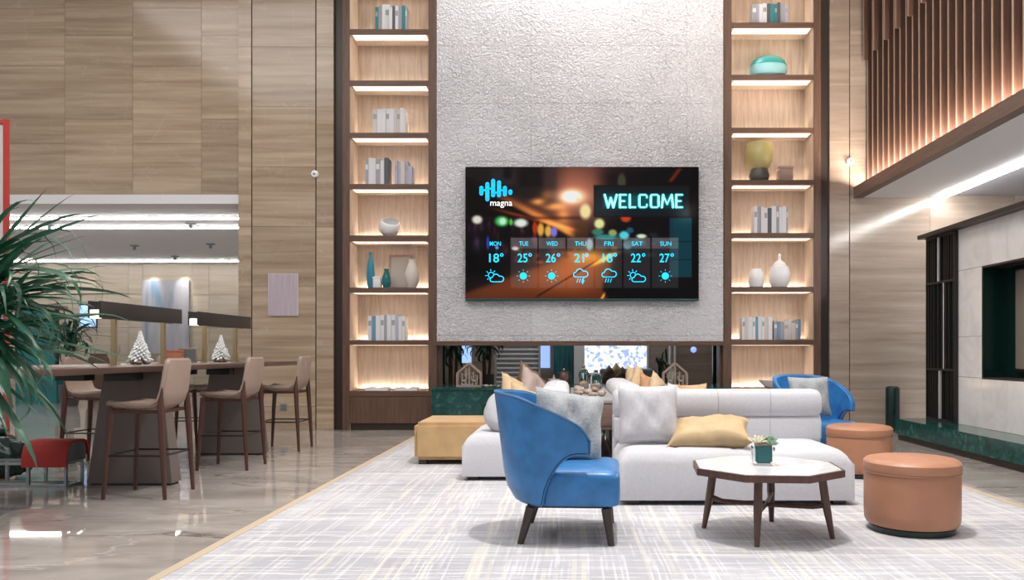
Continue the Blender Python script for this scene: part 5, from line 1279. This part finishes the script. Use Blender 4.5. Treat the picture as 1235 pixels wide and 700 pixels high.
# ================================================================== LEFT EDGE: banner, bench, bag, palm
bn = thing('banner_stand', 'tall red framed white banner stand at the left edge', 'banner', (-5.53, 7.32, 0))
box('frame_post', .325, .36, -.02, .02, 0, 3.26, REDMETAL, bn); box('frame_post', -.36, -.325, -.02, .02, 0, 3.26, REDMETAL, bn); box('frame_rail', -.325, .325, -.02, .02, 3.22, 3.25, REDMETAL, bn); box('frame_rail', -.325, .325, -.02, .02, .05, .08, REDMETAL, bn)
box('banner_cloth', -.30, .318, -.008, .004, .10, 3.21, BANNER, bn)
for z_ in (.5, 1.0, 1.5, 2.0, 2.45, 2.87): link('eyelet', lathe_mesh('eyelet', [(.014, 0), (.016, .005), (.008, .006)], 12), BLACK, bn, (.275, -.008, z_), (PI/2, 0, 0))
box('foot', -.40, .40, -.25, .25, 0, .02, REDMETAL, bn)
rb = thing('steel_bench', 'low galvanised steel bench frame with a red felt cover', 'bench', (-4.55, 6.58, 0))
for y in (0, .22):
    for z_ in (.0, .185): box('rail', -.55, .38, y, y+.022, z_, z_+.022, STEEL, rb)
    for x in (-.5, -.28, .05, .36): box('upright', x, x+.022, y, y+.022, .022, .185, STEEL, rb)
for x in (-.5, .36):
    for z_ in (.0, .185): box('cross_rail', x, x+.022, .022, .22, z_, z_+.022, STEEL, rb)
arch = [(-.035, .17), (-.03, .27), (.0, .345), (.05, .38), (.20, .385), (.26, .365), (.29, .31), (.295, .24)]
inn = [(.28, .24), (.27, .30), (.245, .35), (.195, .37), (.055, .366), (.012, .335), (-.015, .265), (-.02, .17)]
bm = bmesh.new(); A = [[bm.verts.new((x, y, z_)) for (y, z_) in arch+inn] for x in (.03, .40)]; n = len(A[0])
for i in range(n): bm.faces.new((A[0][i], A[0][(i+1) % n], A[1][(i+1) % n], A[1][i]))
for ring in A:
    for i in range(len(arch)-1): bm.faces.new((ring[i], ring[i+1], ring[n-2-i], ring[n-1-i]))
link('felt_cover', fin(bm, 'felt_cover', True, 40), RED, rb)
core = [(-.018, .207), (-.012, .265), (.014, .333), (.056, .362), (.194, .366), (.243, .347), (.262, .30), (.265, .207)]
bm = bmesh.new(); A = [[bm.verts.new((x, y, z_)) for (y, z_) in core] for x in (.05, .385)]; n = len(core)
for i in range(n): bm.faces.new((A[0][i], A[0][(i+1) % n], A[1][(i+1) % n], A[1][i]))
bm.faces.new(A[0]); bm.faces.new(A[1][::-1]); link('grey_pad', fin(bm, 'pad', False), GREYPAD, rb)
bg = thing('plastic_bag', 'black plastic bag slumped behind the steel bench', 'bag', (-5.02, 7.0, 0))
bm = bmesh.new(); bmesh.ops.create_icosphere(bm, subdivisions=4, radius=1)
for v in bm.verts:
    p = v.co.copy(); f = 1+.10*math.sin(5*p.x+3*p.z)+.09*math.sin(7*p.y+4*p.z+1)+.05*math.sin(13*p.x+9*p.y)
    v.co = Vector((p.x*.27*f, p.y*.13*f, max(-.2, p.z*.20*f)+.205))
link('sack', fin(bm, 'sack', True, 60), PLASTIC, bg)
link('knot', rock_mesh('knot', .05, 3, (1, 1, .9)), PLASTIC, bg, (.02, 0, .43))
palm('potted_palm', 'large green palm with long drooping leaves at the left edge', (-3.02, 3.62, 0), 1.28, 190, LEAF, (.42, .74), .029, 31, pot=(.17, .4), el=(-1.05, .75), az=(-1.7, 1.2), crown_x=.26, droops=(.2, .45, .7, .95, 1.2, 1.5))
